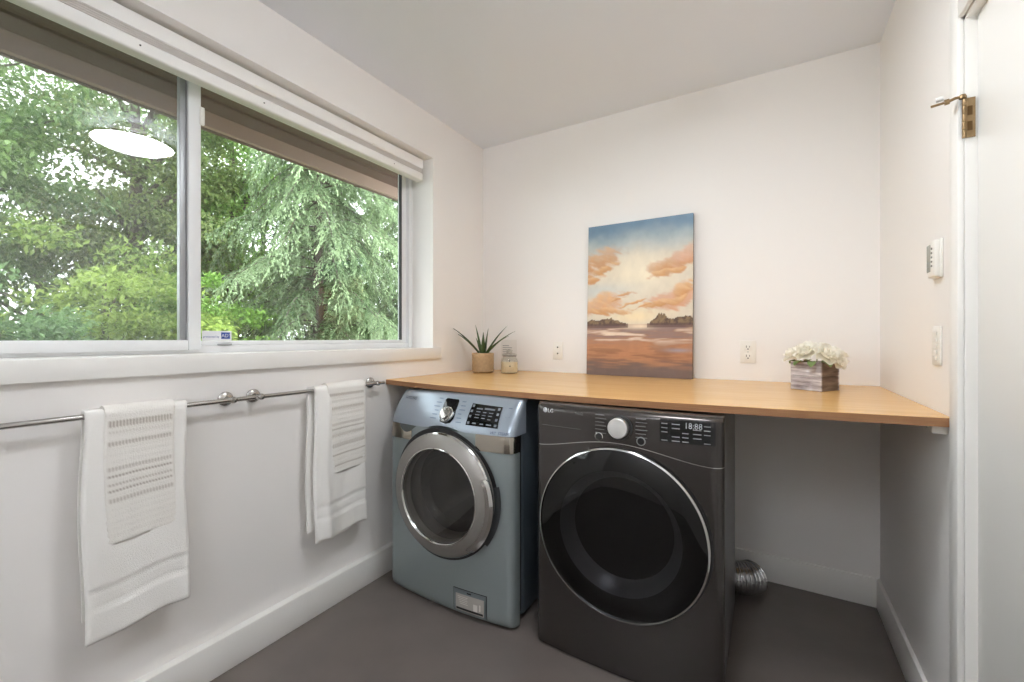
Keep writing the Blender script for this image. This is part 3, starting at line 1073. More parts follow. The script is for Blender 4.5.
M_TERRY = mat('white_terry', lin(232, 228, 222), 0.95, bump=0.6, bscale=420, sheen=0.3, attr='tint')
M_WAFFLE = mat('waffle_cotton', lin(226, 221, 213), 0.95, bump=0.7, bscale=300, attr='tint')
terry = {'base': lin(247, 245, 241)[:3], 'mat': M_TERRY}
waff = {'base': lin(241, 238, 232)[:3], 'mat': M_WAFFLE}
taupe = lin(150, 135, 120)[:3]
stp = [(0.018, 0.034, taupe, .75), (0.052, 0.056, taupe, .3), (0.080, 0.095, taupe, .6), (0.115, 0.118, taupe, .25), (0.155, 0.165, taupe, .45), (0.182, 0.187, taupe, .8),
       (0.205, 0.213, taupe, .6), (0.226, 0.231, taupe, .8), (0.246, 0.262, taupe, .5), (0.295, 0.300, taupe, .8), (0.345, 0.350, taupe, .8)]
wband = [(0.03 + 0.02 * k, 0.04 + 0.02 * k, 0.0012) for k in range(18)]
bb = [(0.50, 0.508, -0.006), (0.508, 0.552, -0.003), (0.552, 0.560, -0.006)]
towel('bath_towel', 'long white terry bath towel on the bar nearer the camera', 0.446, 0.702, 0.655, 0.60, 0.0092, 0.013, terry, bands=bb, seed=1, skew=0.02, flare=0.03, group='white bath towels on the bars')
towel('hand_towel', 'short striped waffle towel over the bath towel nearer the camera', 0.492, 0.668, 0.388, 0.35, 0.0225, 0.006, waff, bands=wband, stripes=stp, seed=2, wob=0.003, rip=0.0012, skew=0.012, group='striped hand towels on the bars')
towel('bath_towel', 'long white terry bath towel on the bar beside the washing machine', 1.190, 1.463, 0.665, 0.62, 0.0092, 0.013, terry, bands=[(b0 + .01, b1 + .01, h_) for b0, b1, h_ in bb], seed=4, skew=0.012, flare=0.02, fold=0.012, group='white bath towels on the bars', bshift=-0.02)
towel('hand_towel', 'short striped waffle towel over the bath towel beside the washing machine', 1.252, 1.458, 0.384, 0.34, 0.0225, 0.006, waff, bands=wband, stripes=stp, seed=6, wob=0.003, rip=0.0012, skew=0.012, group='striped hand towels on the bars')

# ------------------------------------------------------------------ painting
PW, PH, PT = 0.612, 0.915, 0.02
pbot = 2.531
pa = math.atan2(YB - PT - 0.012 - pbot, PH)
pz = top_z(-0.68, 2.54)
pt = thing('canvas_painting', 'unframed canvas painting of orange clouds over a lagoon, leaning on the back wall', 'painting', (-0.664, pbot, pz + 0.0005), math.radians(-1.2))
pt.rotation_euler = (-pa, 0, math.radians(-1.0))
nx, nz = 150, 220
uu, vv = np.meshgrid(np.linspace(0, 1, nx + 1), np.linspace(1, 0, nz + 1))
u, v = uu.ravel(), vv.ravel()


def C(*rgb):
    return np.array(lin(*rgb)[:3])[None, :]


def mixc(a, b, t):
    t = np.clip(t, 0, 1)[:, None]
    return a * (1 - t) + b * t


def sstep(a, b, x):
    t = np.clip((x - a) / (b - a), 0, 1)
    return t * t * (3 - 2 * t)


n1 = fbm(u * 4, v * 7)
n2 = fbm(u * 9 + 40, v * 26 + 11)
n3 = fbm(u * 4 + 7, v * 60 + 3, 3)
n4 = fbm(u * 22 + 3, v * 22 + 9, 3)
sky = mixc(C(106, 134, 156), C(176, 184, 182), sstep(0.02, 0.17, v + (n1 - .5) * .10))
sky = mixc(sky, C(214, 203, 184), sstep(0.13, 0.27, v + (n1 - .5) * .12))
sun = np.exp(-(((u - .52) / .30) ** 2 + ((v - .34) / .12) ** 2))
sky = mixc(sky, C(238, 226, 200), sun * .9)
sky = mixc(sky, C(196, 204, 204), np.exp(-(((u - .1) / .35) ** 2 + ((v - .44) / .05) ** 2)) * .6)
sun2 = np.exp(-(((u - .5) / .22) ** 2 + ((v - .615) / .05) ** 2))
sky = mixc(sky, C(234, 216, 178), sun2)


wu = u + (fbm(u * 6 + 5, v * 8 + 2) - .5) * .16
wv = v + (fbm(u * 7 + 50, v * 9 + 23) - .5) * .055
n5 = fbm((u + v * .5) * 5 + 3, (v - .28 * u) * 38 + 5)


def cloud(sky, cu, cv, ru, rv, col, hi, k=1.0, slope=-.16):
    dv = wv - cv - slope * (wu - cu)
    d = ((wu - cu) / ru) ** 2 + (dv / rv) ** 2
    m = sstep(1.25, .15, d + (n5 - .5) * 2.2 + (n4 - .5) * .5) * k
    shade = np.clip(dv / rv * .5 + .5 + (n5 - .5) * 1.1, 0, 1)
    return mixc(sky, mixc(hi, col, shade), m * (.72 + .4 * n4))


O1, O2, O3 = C(188, 118, 44), C(220, 180, 134), C(202, 144, 106)
for a in ((.08, .25, .30, .085, O1, C(206, 170, 134)), (.16, .30, .20, .03, C(186, 122, 52), O2), (.05, .36, .17, .03, O1, O2),
          (.86, .29, .28, .055, O1, C(216, 182, 148)), (.80, .345, .22, .022, C(190, 124, 56), O2), (.97, .24, .16, .07, O3, C(212, 176, 150)),
          (.12, .53, .32, .065, O3, O2), (.20, .575, .26, .025, O1, O2, 1, 0), (.84, .51, .26, .07, O3, C(214, 166, 136)), (.93, .45, .12, .06, O1, O2), (.76, .535, .22, .025, C(190, 128, 62), O2),
          (.40, .475, .10, .012, O1, O2), (.47, .525, .12, .010, O1, O2), (.36, .50, .1, .008, O1, O2), (.57, .555, .12, .009, O1, O2)):
    sky = cloud(sky, *a)
water = mixc(C(140, 114, 106), C(178, 124, 86), sstep(.70, .80, v + (n3 - .5) * .12))
water = mixc(water, C(150, 100, 66), sstep(.45, .7, n3))
water = mixc(water, C(112, 92, 84), sstep(.87, .96, v + (n3 - .5) * .1))
stre = sstep(.52, .72, n3) * np.exp(-((v - .735) / .05) ** 2) * sstep(.9, .2, np.abs(u - .5))
water = mixc(water, C(226, 206, 186), stre * 1.2)
water = mixc(water, C(232, 212, 184), np.exp(-(((u - .52) / .14) ** 2 + ((v - .68) / .018) ** 2)))
water = mixc(water, C(150, 150, 160), np.exp(-(((u - .88) / .12) ** 2 + ((v - .83) / .012) ** 2)) * .8)
pc = np.where((v < .667)[:, None], sky, water)
n6 = fbm(u * 24 + 3, v * 12)
tl = .663 - (.8 + .5 * (n6 - .5)) * (.055 * np.exp(-((u - .22) / .12) ** 2) + .045 * np.exp(-((u - .05) / .08) ** 2)) * (.7 + .7 * (n4 - .3))
trr = .663 - (.75 + .5 * (n6 - .5)) * (.09 * np.exp(-((u - .72) / .07) ** 2) + .065 * np.exp(-((u - .92) / .16) ** 2)) * (.7 + .7 * (n4 - .3))
tm = ((v > tl) & (u < .40) | (v > trr) & (u > .62)) & (v < .675)
tcol = mixc(C(84, 62, 50), C(132, 108, 76), sstep(.3, .7, fbm(u * 45, v * 60)))
pc = np.where(tm[:, None], tcol, pc)
low = ((v > .662) & (v < .69) & ((u < .42) | (u > .6)))
pc = np.where(low[:, None], mixc(C(88, 62, 56), pc, .25 + 0 * u), pc)
pc = pc * (0.93 + .14 * n4[:, None])
px_ = (u - .5) * PW
pzv = (1 - v) * PH
vs = [(a, 0, b) for a, b in zip(px_, pzv)]
n = nx + 1
fs = [(j * n + i, (j + 1) * n + i, (j + 1) * n + i + 1, j * n + i + 1) for j in range(nz) for i in range(nx)]
M_PAINT = mat('oil_paint', (1, 1, 1, 1), 0.45, attr='tint', bump=0.25, bscale=160, stretch=(1, 1, 4))
po = MB().raw(vs, fs).build('painted_face', M_PAINT, pt, fix=False)
set_colors(po.data, np.concatenate([pc, np.ones((len(u), 1))], axis=1))
MB().bbox((-PW / 2, 0.0004, 0), (PW / 2, PT, PH), 0.002).build('canvas_body', mat('canvas_edge', lin(112, 102, 96), 0.7), pt, smooth=35)

# ------------------------------------------------------------------ potted plant
pp = thing('potted_plant', 'small spiky green plant in a ribbed tan pot in the counter corner', 'plant', (-1.618, 2.352, top_z(-1.618, 2.352) + .0005))
M_POT = mat('tan_stoneware', lin(176, 150, 116), 0.7, var=0.12, vscale=60)
prof = [(0.0, 0.0), (0.060, 0.0), (0.066, 0.004)]
for k in range(13):
    z = 0.008 + k * 0.0085
    prof += [(0.0715 - 0.0010, z), (0.0725, z + 0.004)]
prof += [(0.0720, 0.126), (0.0700, 0.129), (0.0665, 0.128), (0.0655, 0.112), (0.0, 0.112)]
prof = [(r_, z_ * 0.985) for r_, z_ in prof]
MB().lathe(prof, 56).build('pot', M_POT, pp, smooth=50)
MB().lathe([(0.0655, 0.112), (0.04, 0.116), (0, 0.117)], 32).build('soil', mat('dark_soil', lin(62, 50, 40), 0.9, bump=0.8, bscale=120), pp)
M_LEAF = mat('aloe_leaf', lin(70, 92, 52), 0.45, var=0.2, vscale=30)


def spike(az, lean, L, w0, bend=0.3):
    """a tapering succulent leaf with a channelled upper side"""
    vs, fs = [], []
    nseg = 12
    for i in range(nseg + 1):
        t = i / nseg
        ang = lean * (0.75 + bend * t)
        rr = 0.008 + L * t * math.sin(ang)
        z = 0.108 + L * t * math.cos(ang)
        w = w0 * (1 - t ** 1.6) * (0.75 + 0.5 * t * (1 - t) * 2) + 0.0012
        d = Vector((math.cos(az), math.sin(az), 0))
        s_ = Vector((-math.sin(az), math.cos(az), 0))
        nrm = d * -math.cos(ang) + Vector((0, 0, math.sin(ang)))
        p = d * rr + Vector((0, 0, z))
        for a, b in ((-1, 0.0), (-0.5, -0.12), (0, -0.2), (0.5, -0.12), (1, 0.0), (0.55, -0.5), (0, -0.7), (-0.55, -0.5)):
            vs.append(p + s_ * a * w + nrm * b * w)
    for i in range(nseg):
        for k in range(8):
            l = (k + 1) % 8
            fs.append((i * 8 + k, i * 8 + l, (i + 1) * 8 + l, (i + 1) * 8 + k))
    fs.append(tuple(range(8)))
    fs.append(tuple(nseg * 8 + k for k in range(8)))
    return MB().raw(vs, fs)


vr = -YAW + 0.0                                        # picture-right direction at the camera
R0 = YAW                                             # azimuth of picture right in plan
for da, lean, L, w0 in ((math.pi, 0.86, 0.245, 0.0105), (math.pi - 0.25, 0.95, 0.235, 0.009), (math.pi + 0.6, 0.25, 0.185, 0.0095), (0.5, 0.18, 0.165, 0.009),
                        (0.15, 0.70, 0.225, 0.0105), (-0.15, 0.96, 0.235, 0.0095), (-0.5, 1.02, 0.205, 0.008), (1.6, 0.4, 0.15, 0.009), (-1.5, 0.42, 0.115, 0.009), (2.4, 0.5, 0.12, 0.009)):
    spike(R0 + da, lean * 0.9, L * 1.12, w0 * 1.75).build('leaf', M_LEAF, pp, smooth=60)

# ------------------------------------------------------------------ candle jar
cj = thing('candle_jar', 'clear glass jar with a cream candle, right of the spiky plant', 'candle', (-1.447, 2.405, top_z(-1.447, 2.405) + .0005))
M_JAR = glass_mat('jar_glass', (0.93, 0.94, 0.92, 1), 0.07)
MB().lathe([(0.0, 0.0), (0.052, 0.0), (0.056, 0.006), (0.056, 0.075), (0.050, 0.092), (0.040, 0.102), (0.040, 0.108)], 44).build('jar', M_JAR, cj, smooth=50)
MB().lathe([(0.0, 0.004), (0.0525, 0.005), (0.0525, 0.07), (0.0, 0.071)], 40).build('wax', mat('cream_wax', lin(222, 205, 172), 0.5), cj, smooth=50)
MB().tube([(0, 0, 0.07), (0.002, 0, 0.083)], 0.002, 8).build('wick', M_BLACK, cj)
MB().lathe([(0.0, 0.112), (0.043, 0.109), (0.048, 0.111), (0.048, 0.119), (0.040, 0.124), (0.022, 0.128), (0.016, 0.134), (0.022, 0.142), (0.016, 0.150), (0, 0.152)], 40).build('lid', M_JAR, cj, smooth=50)
MB().lathe([(0.0405, 0.107), (0.0445, 0.1065), (0.0445, 0.112), (0.0405, 0.112)], 40, close=True).build('seal_ring', mat('clamp_grey', lin(150, 146, 140), 0.4, 0.6), cj, smooth=50)
lb = MB()
for i in range(14):
    a0, a1 = [R0 - math.pi / 2 - 0.55 + 1.1 * q / 14 for q in (i, i + 1)]
    lb.raw([(0.0563 * math.cos(a0), 0.0563 * math.sin(a0), 0.014), (0.0563 * math.cos(a1), 0.0563 * math.sin(a1), 0.014), (0.0563 * math.cos(a1), 0.0563 * math.sin(a1), 0.04), (0.0563 * math.cos(a0), 0.0563 * math.sin(a0), 0.04)], [(0, 1, 2, 3)])
lb.build('jar_label', mat('jar_label_cream', lin(206, 186, 150), 0.6), cj, fix=False)
fl = MB()
fl.lathe([(0, 0.0006), (0.0045, 0.0003), (0.0045, 0)], 12, Matrix.Translation((0.0566 * math.cos(R0 - 1.5), 0.0566 * math.sin(R0 - 1.5), 0.046)) @ Matrix.Rotation(R0 - 1.5, 4, 'Z') @ Matrix.Rotation(math.pi / 2, 4, 'Y'))
fl.build('label_dot', M_DARK, cj)

# ------------------------------------------------------------------ notice card on the wall behind the jar
nc = thing('notice_card', 'white card with grey print on the back wall behind the candle jar', 'card', (-1.565, YB, 1.16))
MB().bbox((-0.066, -0.0022, -0.078), (0.062, -0.0002, 0.078), 0.0008, 1).build('card', mat('card_white', lin(230, 227, 222), 0.5), nc)
ln = MB()
for k in range(6):
    z = 0.034 - k * 0.0145
    ln.box((-0.052, -0.0028, z), (0.0 + 0.012 * ((k * 5) % 3), -0.0022, z + 0.0045))
ln.build('print_lines', mat('card_print', lin(150, 148, 150), 0.6), nc)


# ------------------------------------------------------------------ wall plates
def plate(name, label, cat, loc, rz, w_, h_, group=None):
    t = thing(name, label, cat, loc, rz, group)
    MB().bbox((-w_ / 2, -0.006, -h_ / 2), (w_ / 2, -0.0002, h_ / 2), 0.0025, 2).build('cover_plate', M_PLATE, t, smooth=35)
    return t


p1 = plate('wall_jack', 'white wall plate with two small jacks between the candle and the painting', 'wall plate', (-1.190, YB, 1.168), 0, 0.072, 0.115)
for z in (0.021, -0.019):
    MB().lathe([(0.010, 0.0), (0.010, 0.0012), (0.0085, 0.002), (0, 0.002)], 20, Matrix.Translation((0, -0.006, z)) @ RX).build('socket_rim', M_PLATE, p1, smooth=35)
    MB().lathe([(0.0052, 0.0015), (0.0052, 0.003), (0.003, 0.0045), (0, 0.0045)], 16, Matrix.Translation((0, -0.006, z)) @ RX).build('jack', M_DARK, p1)
p2 = plate('power_outlet', 'white duplex power outlet between the painting and the flower box', 'outlet', (-0.095, YB, 1.177), 0, 0.074, 0.117)
for z in (0.024, -0.024):
    f_ = MB().bbox((-0.0185, -0.0085, z - 0.0175), (0.0185, -0.006, z + 0.0175), 0.0012, 2).build('socket', M_PLATE, p2, smooth=35)
    q = MB()
    q.box((-0.0088, -0.0095, z - 0.002), (-0.0060, -0.0084, z + 0.009))
    q.box((0.0060, -0.0095, z - 0.001), (0.0086, -0.0084, z + 0.008))
    q.lathe([(0.0034, 0), (0.0034, 0.001), (0, 0.001)], 12, Matrix.Translation((0, -0.0085, z - 0.009)) @ RX)
    q.build('slot', M_DARK, f_)
MB().lathe([(0.003, 0), (0.0025, 0.001), (0, 0.0012)], 12, Matrix.Translation((0, -0.006, 0)) @ RX).build('screw', M_ALU, p2)
p3 = plate('light_switch', 'white wall control with a column of small buttons beside the door', 'switch', (XR, 1.795, 1.226), -math.pi / 2, 0.075, 0.118)
for k in range(5):
    MB().bbox((-0.016, -0.0095, 0.038 - k * 0.019 - 0.007), (0.016, -0.006, 0.038 - k * 0.019 + 0.007), 0.002, 2).build('push_button', M_PLATE, p3, smooth=35)

th = thing('thermostat', 'white wall thermostat with a grey screen, above the wall switch by the door', 'thermostat', (XR, 1.786, 1.497), -math.pi / 2)
MB().bbox((-0.039, -0.008, -0.066), (0.040, -0.0002, 0.050), 0.003).build('mounting_plate', M_PLATE, th, smooth=35)
MB().bbox((-0.036, -0.019, -0.062), (0.034, -0.006, 0.046), 0.004, 3).build('case', M_PLATE, th, smooth=35)
MB().bbox((-0.036, -0.0202, -0.045), (-0.004, -0.0185, 0.038), 0.001).build('screen', mat('lcd_grey', lin(158, 158, 148), 0.25), th)
dg_ = MB()
for k in range(3):
    dg_.box((-0.033, -0.0206, -0.042 + k * 0.011), (-0.012, -0.0201, -0.036 + k * 0.011))
dg_.build('screen_digits', mat('lcd_dark', lin(92, 92, 86), 0.4), th)
for k in range(5):
    MB().bbox((0.006, -0.0212, -0.032 + k * 0.013), (0.014, -0.0185, -0.026 + k * 0.013), 0.001).build('push_button', mat('button_grey', lin(120, 118, 114), 0.5) if k == 0 else bpy.data.materials['button_grey'], th)

# ------------------------------------------------------------------ brass hinge with a door-stop pin
hg = thing('door_hinge', 'aged brass hinge with a stop arm at the edge of the white door', 'hinge', (XR, DY1 - 0.019, 1.826))
MB().bbox((0.0, -0.002, -0.052), (0.0185, 0.0008, 0.052), 0.0006, 1).build('leaf', M_BRASS, hg)
for k in range(5):
    z = -0.052 + k * 0.0208
    MB().lathe([(0.0, 0), (0.0042, 0), (0.0046, 0.001), (0.0046, 0.0190), (0.0042, 0.0200), (0, 0.0200)], 20, Matrix.Translation((-0.003, -0.003, z))).build('knuckle', M_BRASS, hg, smooth=35)
hol = MB()
for z in (0.018, -0.022):
    hol = MB()
    hol.box((0.003, -0.0026, z - 0.012), (0.0125, -0.0018, z + 0.012))
    hol.build('cutout', mat('old_brass_dark', lin(96, 72, 40), 0.5, 0.8) if z > 0 else bpy.data.materials['old_brass_dark'], hg)
MB().lathe([(0.0, 0), (0.0075, 0), (0.0075, 0.005), (0.0055, 0.010), (0, 0.011)], 20, Matrix.Translation((-0.006, -0.003, 0.052))).build('pin_cap', M_BRASS, hg, smooth=35)
arm = MB()
arm.tube([(-0.006, -0.003, 0.058), (-0.020, -0.002, 0.057), (-0.034, 0.0, 0.052)], 0.0036, 10)
arm.tube([(-0.031, 0.0, 0.053), (-0.040, 0.001, 0.052)], 0.0072, 14)
arm.tube([(-0.040, 0.001, 0.052), (-0.066, 0.006, 0.050)], 0.0032, 10)
arm.build('stop_arm', M_BRASS, hg, smooth=40)
MB().tube([(-0.056, 0.006, 0.064), (-0.042, 0.003, 0.066)], 0.0065, 14).build('bumper', mat('white_rubber', lin(228, 226, 222), 0.6), hg, smooth=40)

# ------------------------------------------------------------------ flower box
fbx = thing('flower_box', 'small weathered wooden cube box of white roses on the counter', 'flower arrangement', (0.172, 2.312, top_z(0.17, 2.31) + 0.0005), math.radians(-35))
BW, BH, BT = 0.064, 0.122, 0.009


def wood(name, c0, c1):
    m = bpy.data.materials.new(name)
    m.use_nodes = True
    nt = m.node_tree
    p = nt.nodes['Principled BSDF']
    p.inputs['Roughness'].default_value = 0.8
    tc = nt.nodes.new('ShaderNodeTexCoord')
    mp = nt.nodes.new('ShaderNodeMapping')
    mp.inputs['Scale'].default_value = (9, 9, 60)
    nt.links.new(tc.outputs['Object'], mp.inputs['Vector'])
    n_ = nt.nodes.new('ShaderNodeTexNoise')
    n_.inputs['Scale'].default_value = 1.3
    n_.inputs['Detail'].default_value = 6
    nt.links.new(mp.outputs[0], n_.inputs['Vector'])
    cr = nt.nodes.new('ShaderNodeValToRGB')
    cr.color_ramp.elements[0].position = 0.36
    cr.color_ramp.elements[0].color = c0
    cr.color_ramp.elements[1].position = 0.64
    cr.color_ramp.elements[1].color = c1
    nt.links.new(n_.outputs['Fac'], cr.inputs['Fac'])
    nt.links.new(cr.outputs[0], p.inputs['Base Color'])
    return m


M_WHITEWASH = wood('whitewashed_wood', lin(128, 117, 120), lin(208, 202, 204))
M_BROWNW = wood('weathered_brown_wood', lin(96, 80, 68), lin(138, 120, 106))


def side(z0, z1, axis, s_):
    if axis == 'y':
        return MB().bbox((-BW, s_ * BW - (BT if s_ > 0 else 0), z0), (BW, s_ * BW + (BT if s_ < 0 else 0), z1), 0.0012, 1)
    return MB().bbox((s_ * BW - (BT if s_ > 0 else 0), -BW + BT, z0), (s_ * BW + (BT if s_ < 0 else 0), BW - BT, z1), 0.0012, 1)


for axis, s_, mt_ in (('y', -1, M_WHITEWASH), ('y', 1, M_WHITEWASH), ('x', -1, M_BROWNW), ('x', 1, M_BROWNW)):
    b_ = side(0, BH * 0.5 - 0.0006, axis, s_)
    b2 = side(BH * 0.5 + 0.0006, BH, axis, s_)
    b_.raw(b2.v, b2.f)
    b_.build('side_boards', mt_, fbx, smooth=35)
MB().box((-BW + BT, -BW + BT, 0.0), (BW - BT, BW - BT, 0.09)).build('filler', mat('moss_filler', lin(70, 80, 50), 0.9, bump=0.8, bscale=90), fbx)
M_PETAL = mat('cream_petal', lin(252, 250, 243), 0.6, spec=0.2)
_nt = M_PETAL.node_tree
_tr = _nt.nodes.new('ShaderNodeBsdfTranslucent')
_tr.inputs['Color'].default_value = lin(250, 248, 238)
_mx = _nt.nodes.new('ShaderNodeMixShader')
_mx.inputs['Fac'].default_value = 0.45
_nt.links.new(_nt.nodes['Principled BSDF'].outputs[0], _mx.inputs[1])
_nt.links.new(_tr.outputs[0], _mx.inputs[2])
_nt.links.new(_mx.outputs[0], _nt.nodes['Material Output'].inputs['Surface'])
M_HEART = mat('green_heart', lin(168, 168, 84), 0.6)
M_GREEN = mat('rose_leaf', lin(118, 140, 84), 0.5)


def petal(M, w_, l_, cup):
    vs, fs = [], []
    for i in range(6):
        t = i / 5
        for k in range(5):
            s_ = (k - 2) / 2
            ww = w_ * math.sin(math.pi * (0.14 + 0.80 * t)) ** 0.7
            x = l_ * t * math.cos(cup * t)
            z = l_ * t * math.sin(cup * t) + 0.30 * w_ * s_ * s_ - 0.010 * max(0, t - .7) * 3
            vs.append(M @ Vector((x, s_ * ww, z)))
    for i in range(5):
        for k in range(4):
            fs.append((i * 5 + k, i * 5 + k + 1, i * 5 + k + 6, i * 5 + k + 5))
    return vs, fs


fl_rng = random.Random(3)


def flower(x, y, z, size, tx, ty):
    b_ = MB()
    Mf = Matrix.Translation((x, y, z)) @ Matrix.Rotation(tx, 4, 'X') @ Matrix.Rotation(ty, 4, 'Y')
    for ring, (n_, l_, cup, zz) in enumerate(((7, 1.0, 0.35, 0.0), (6, 0.82, 0.8, 0.1), (5, 0.58, 1.2, 0.16), (4, 0.36, 1.45, 0.2))):
        for k in range(n_):
            a = 2 * math.pi * (k + 0.5 * (ring % 2)) / n_ + fl_rng.uniform(-.15, .15)
            MM = Mf @ Matrix.Translation((0, 0, zz * size)) @ Matrix.Rotation(a, 4, 'Z')
            b_.raw(*petal(MM, size * 0.42 * (1 - 0.12 * ring), size * l_ * fl_rng.uniform(.92, 1.08), cup * fl_rng.uniform(.85, 1.1)))
    f_ = b_.build('flower', M_PETAL, fbx, smooth=60, fix=False)
    MB().lathe([(0, 0.30 * size), (0.14 * size, 0.26 * size), (0.17 * size, 0.18 * size), (0.1 * size, 0.05 * size)], 14, Mf).build('flower_heart', M_HEART, f_, smooth=60)
    MB().tube([(x * .5, y * .5, 0.088), (x * .8, y * .8, z - 0.012), (x, y, z)], 0.0022, 8).build('stem', M_GREEN, f_)


for a in ((-0.054, -0.040, 0.146, 0.058, 0.6, -0.45), (-0.002, -0.050, 0.160, 0.058, 0.85, 0.05), (0.060, -0.030, 0.150, 0.060, 0.55, 0.8), (-0.062, 0.035, 0.146, 0.054, -0.2, -0.75),
          (0.0, 0.025, 0.168, 0.056, 0.1, 0.1), (0.058, 0.045, 0.150, 0.055, -0.5, 0.6), (0.012, 0.065, 0.150, 0.052, -0.8, 0.1), (0.080, 0.010, 0.128, 0.050, 0.2, 1.2)):
    flower(*a)
for x, y, a, tl_ in ((-0.02, -0.062, -1.9, 0.5), (0.03, -0.066, -1.2, 0.6), (0.068, -0.04, -0.5, 0.5), (-0.066, -0.02, 3.0, 0.4), (-0.055, 0.05, 2.4, 0.3)):
    MB().raw(*petal(Matrix.Translation((x, y, 0.125)) @ Matrix.Rotation(a, 4, 'Z') @ Matrix.Rotation(tl_, 4, 'Y'), 0.016, 0.036, 0.15)).build('leaf', M_GREEN, fbx, smooth=60, fix=False)

# ------------------------------------------------------------------ outside: eave, ground, trees
M_EAVE = mat('eave_paint', lin(152, 128, 112), 0.7, var=0.05, vscale=4)
M_SOFF = mat('soffit_paint', lin(92, 68, 58), 0.75, var=0.05, vscale=4)
ev = MB()
ev.box((-2.70, -4, 2.60), (XL - WT - 0.001, 7.5, 2.72))
ev.box((-2.85, -4, 2.588), (-2.705, 7.5, 2.72))
struct(ev.build('eave_soffit', M_SOFF))
struct(MB().bbox((-2.885, -4, 2.4996), (-2.852, 7.5, 2.74), 0.003).build('eave_fascia', M_EAVE))
struct(MB().bbox((-2.915, -4, 2.494), (-2.886, 7.5, 2.75), 0.003).build('eave_shade_board', mat('shade_board_brown', lin(92, 72, 60), 0.7)))  # added board, its dark brown stands for shade under the eave
M_GRASS = mat('garden_ground', lin(92, 98, 62), 0.95, var=0.3, vscale=3)
struct(MB().box((-26, -20, -0.6), (XL - WT - 0.01, 26, -0.4)).build('ground', M_GRASS))


def leaf_material(name, rough=0.5, trans=0.35):
    m = bpy.data.materials.new(name)
    m.use_nodes = True
    nt = m.node_tree
    p = nt.nodes['Principled BSDF']
    p.inputs['Roughness'].default_value = rough
    p.inputs['Specular IOR Level'].default_value = 0.3
    a = nt.nodes.new('ShaderNodeAttribute')
    a.attribute_name = 'tint'
    nt.links.new(a.outputs['Color'], p.inputs['Base Color'])
    t = nt.nodes.new('ShaderNodeBsdfTranslucent')
    nt.links.new(a.outputs['Color'], t.inputs['Color'])
    mx = nt.nodes.new('ShaderNodeMixShader')
    mx.inputs['Fac'].default_value = trans
    nt.links.new(p.outputs[0], mx.inputs[1])
    nt.links.new(t.outputs[0], mx.inputs[2])
    nt.links.new(mx.outputs[0], nt.nodes['Material Output'].inputs['Surface'])
    return m


M_FOL = leaf_material('broad_leaves', 0.45, 0.45)
M_NEED = leaf_material('hemlock_needles', 0.5, 0.3)
M_BARK = mat('grey_bark', lin(92, 82, 74), 0.9, var=0.3, vscale=12, bump=0.6, bscale=30)


def leaves_mesh(name, P, D, Nn, Ln, Wd, colr, parent, material):
    """rhombic leaves: base P, direction D, surface normal N, length, width, colour per leaf"""
    Dn = D / np.linalg.norm(D, axis=1, keepdims=True)
    Sd = np.cross(Dn, Nn)
    Sd /= np.linalg.norm(Sd, axis=1, keepdims=True) + 1e-9
    Up = np.cross(Sd, Dn)
    L_, W_ = Ln[:, None], Wd[:, None]
    v0 = P
    v1 = P + Dn * L_ * .42 + Sd * W_ * .5 + Up * W_ * .12
    v2 = P + Dn * L_ - Up * L_ * .12
    v3 = P + Dn * L_ * .42 - Sd * W_ * .5 + Up * W_ * .12
    V = np.stack([v0, v1, v2, v3], axis=1).reshape(-1, 3)
    n_ = len(P)
    me = bpy.data.meshes.new(name)
    me.vertices.add(n_ * 4)
    me.vertices.foreach_set('co', V.astype(np.float32).ravel())
    idx = np.arange(n_ * 4).reshape(-1, 4)
    tri = np.concatenate([idx[:, [0, 1, 2]], idx[:, [0, 2, 3]]], axis=1).reshape(-1)
    me.loops.add(n_ * 6)
    me.loops.foreach_set('vertex_index', tri.astype(np.int32))
    me.polygons.add(n_ * 2)
    me.polygons.foreach_set('loop_start', (np.arange(n_ * 2) * 3).astype(np.int32))
    me.update(calc_edges=True)
    me.validate()
    cc = np.repeat(np.concatenate([colr, np.ones((n_, 1))], axis=1), 4, axis=0)
    set_colors(me, cc)
    me.materials.append(material)
    o = bpy.data.objects.new(name, me)
    COL.objects.link(o)
    o.parent = parent
    return o


def unit(n_):
    q = rng.normal(size=(n_, 3))
    return q / np.linalg.norm(q, axis=1, keepdims=True)


GROUP_T = None


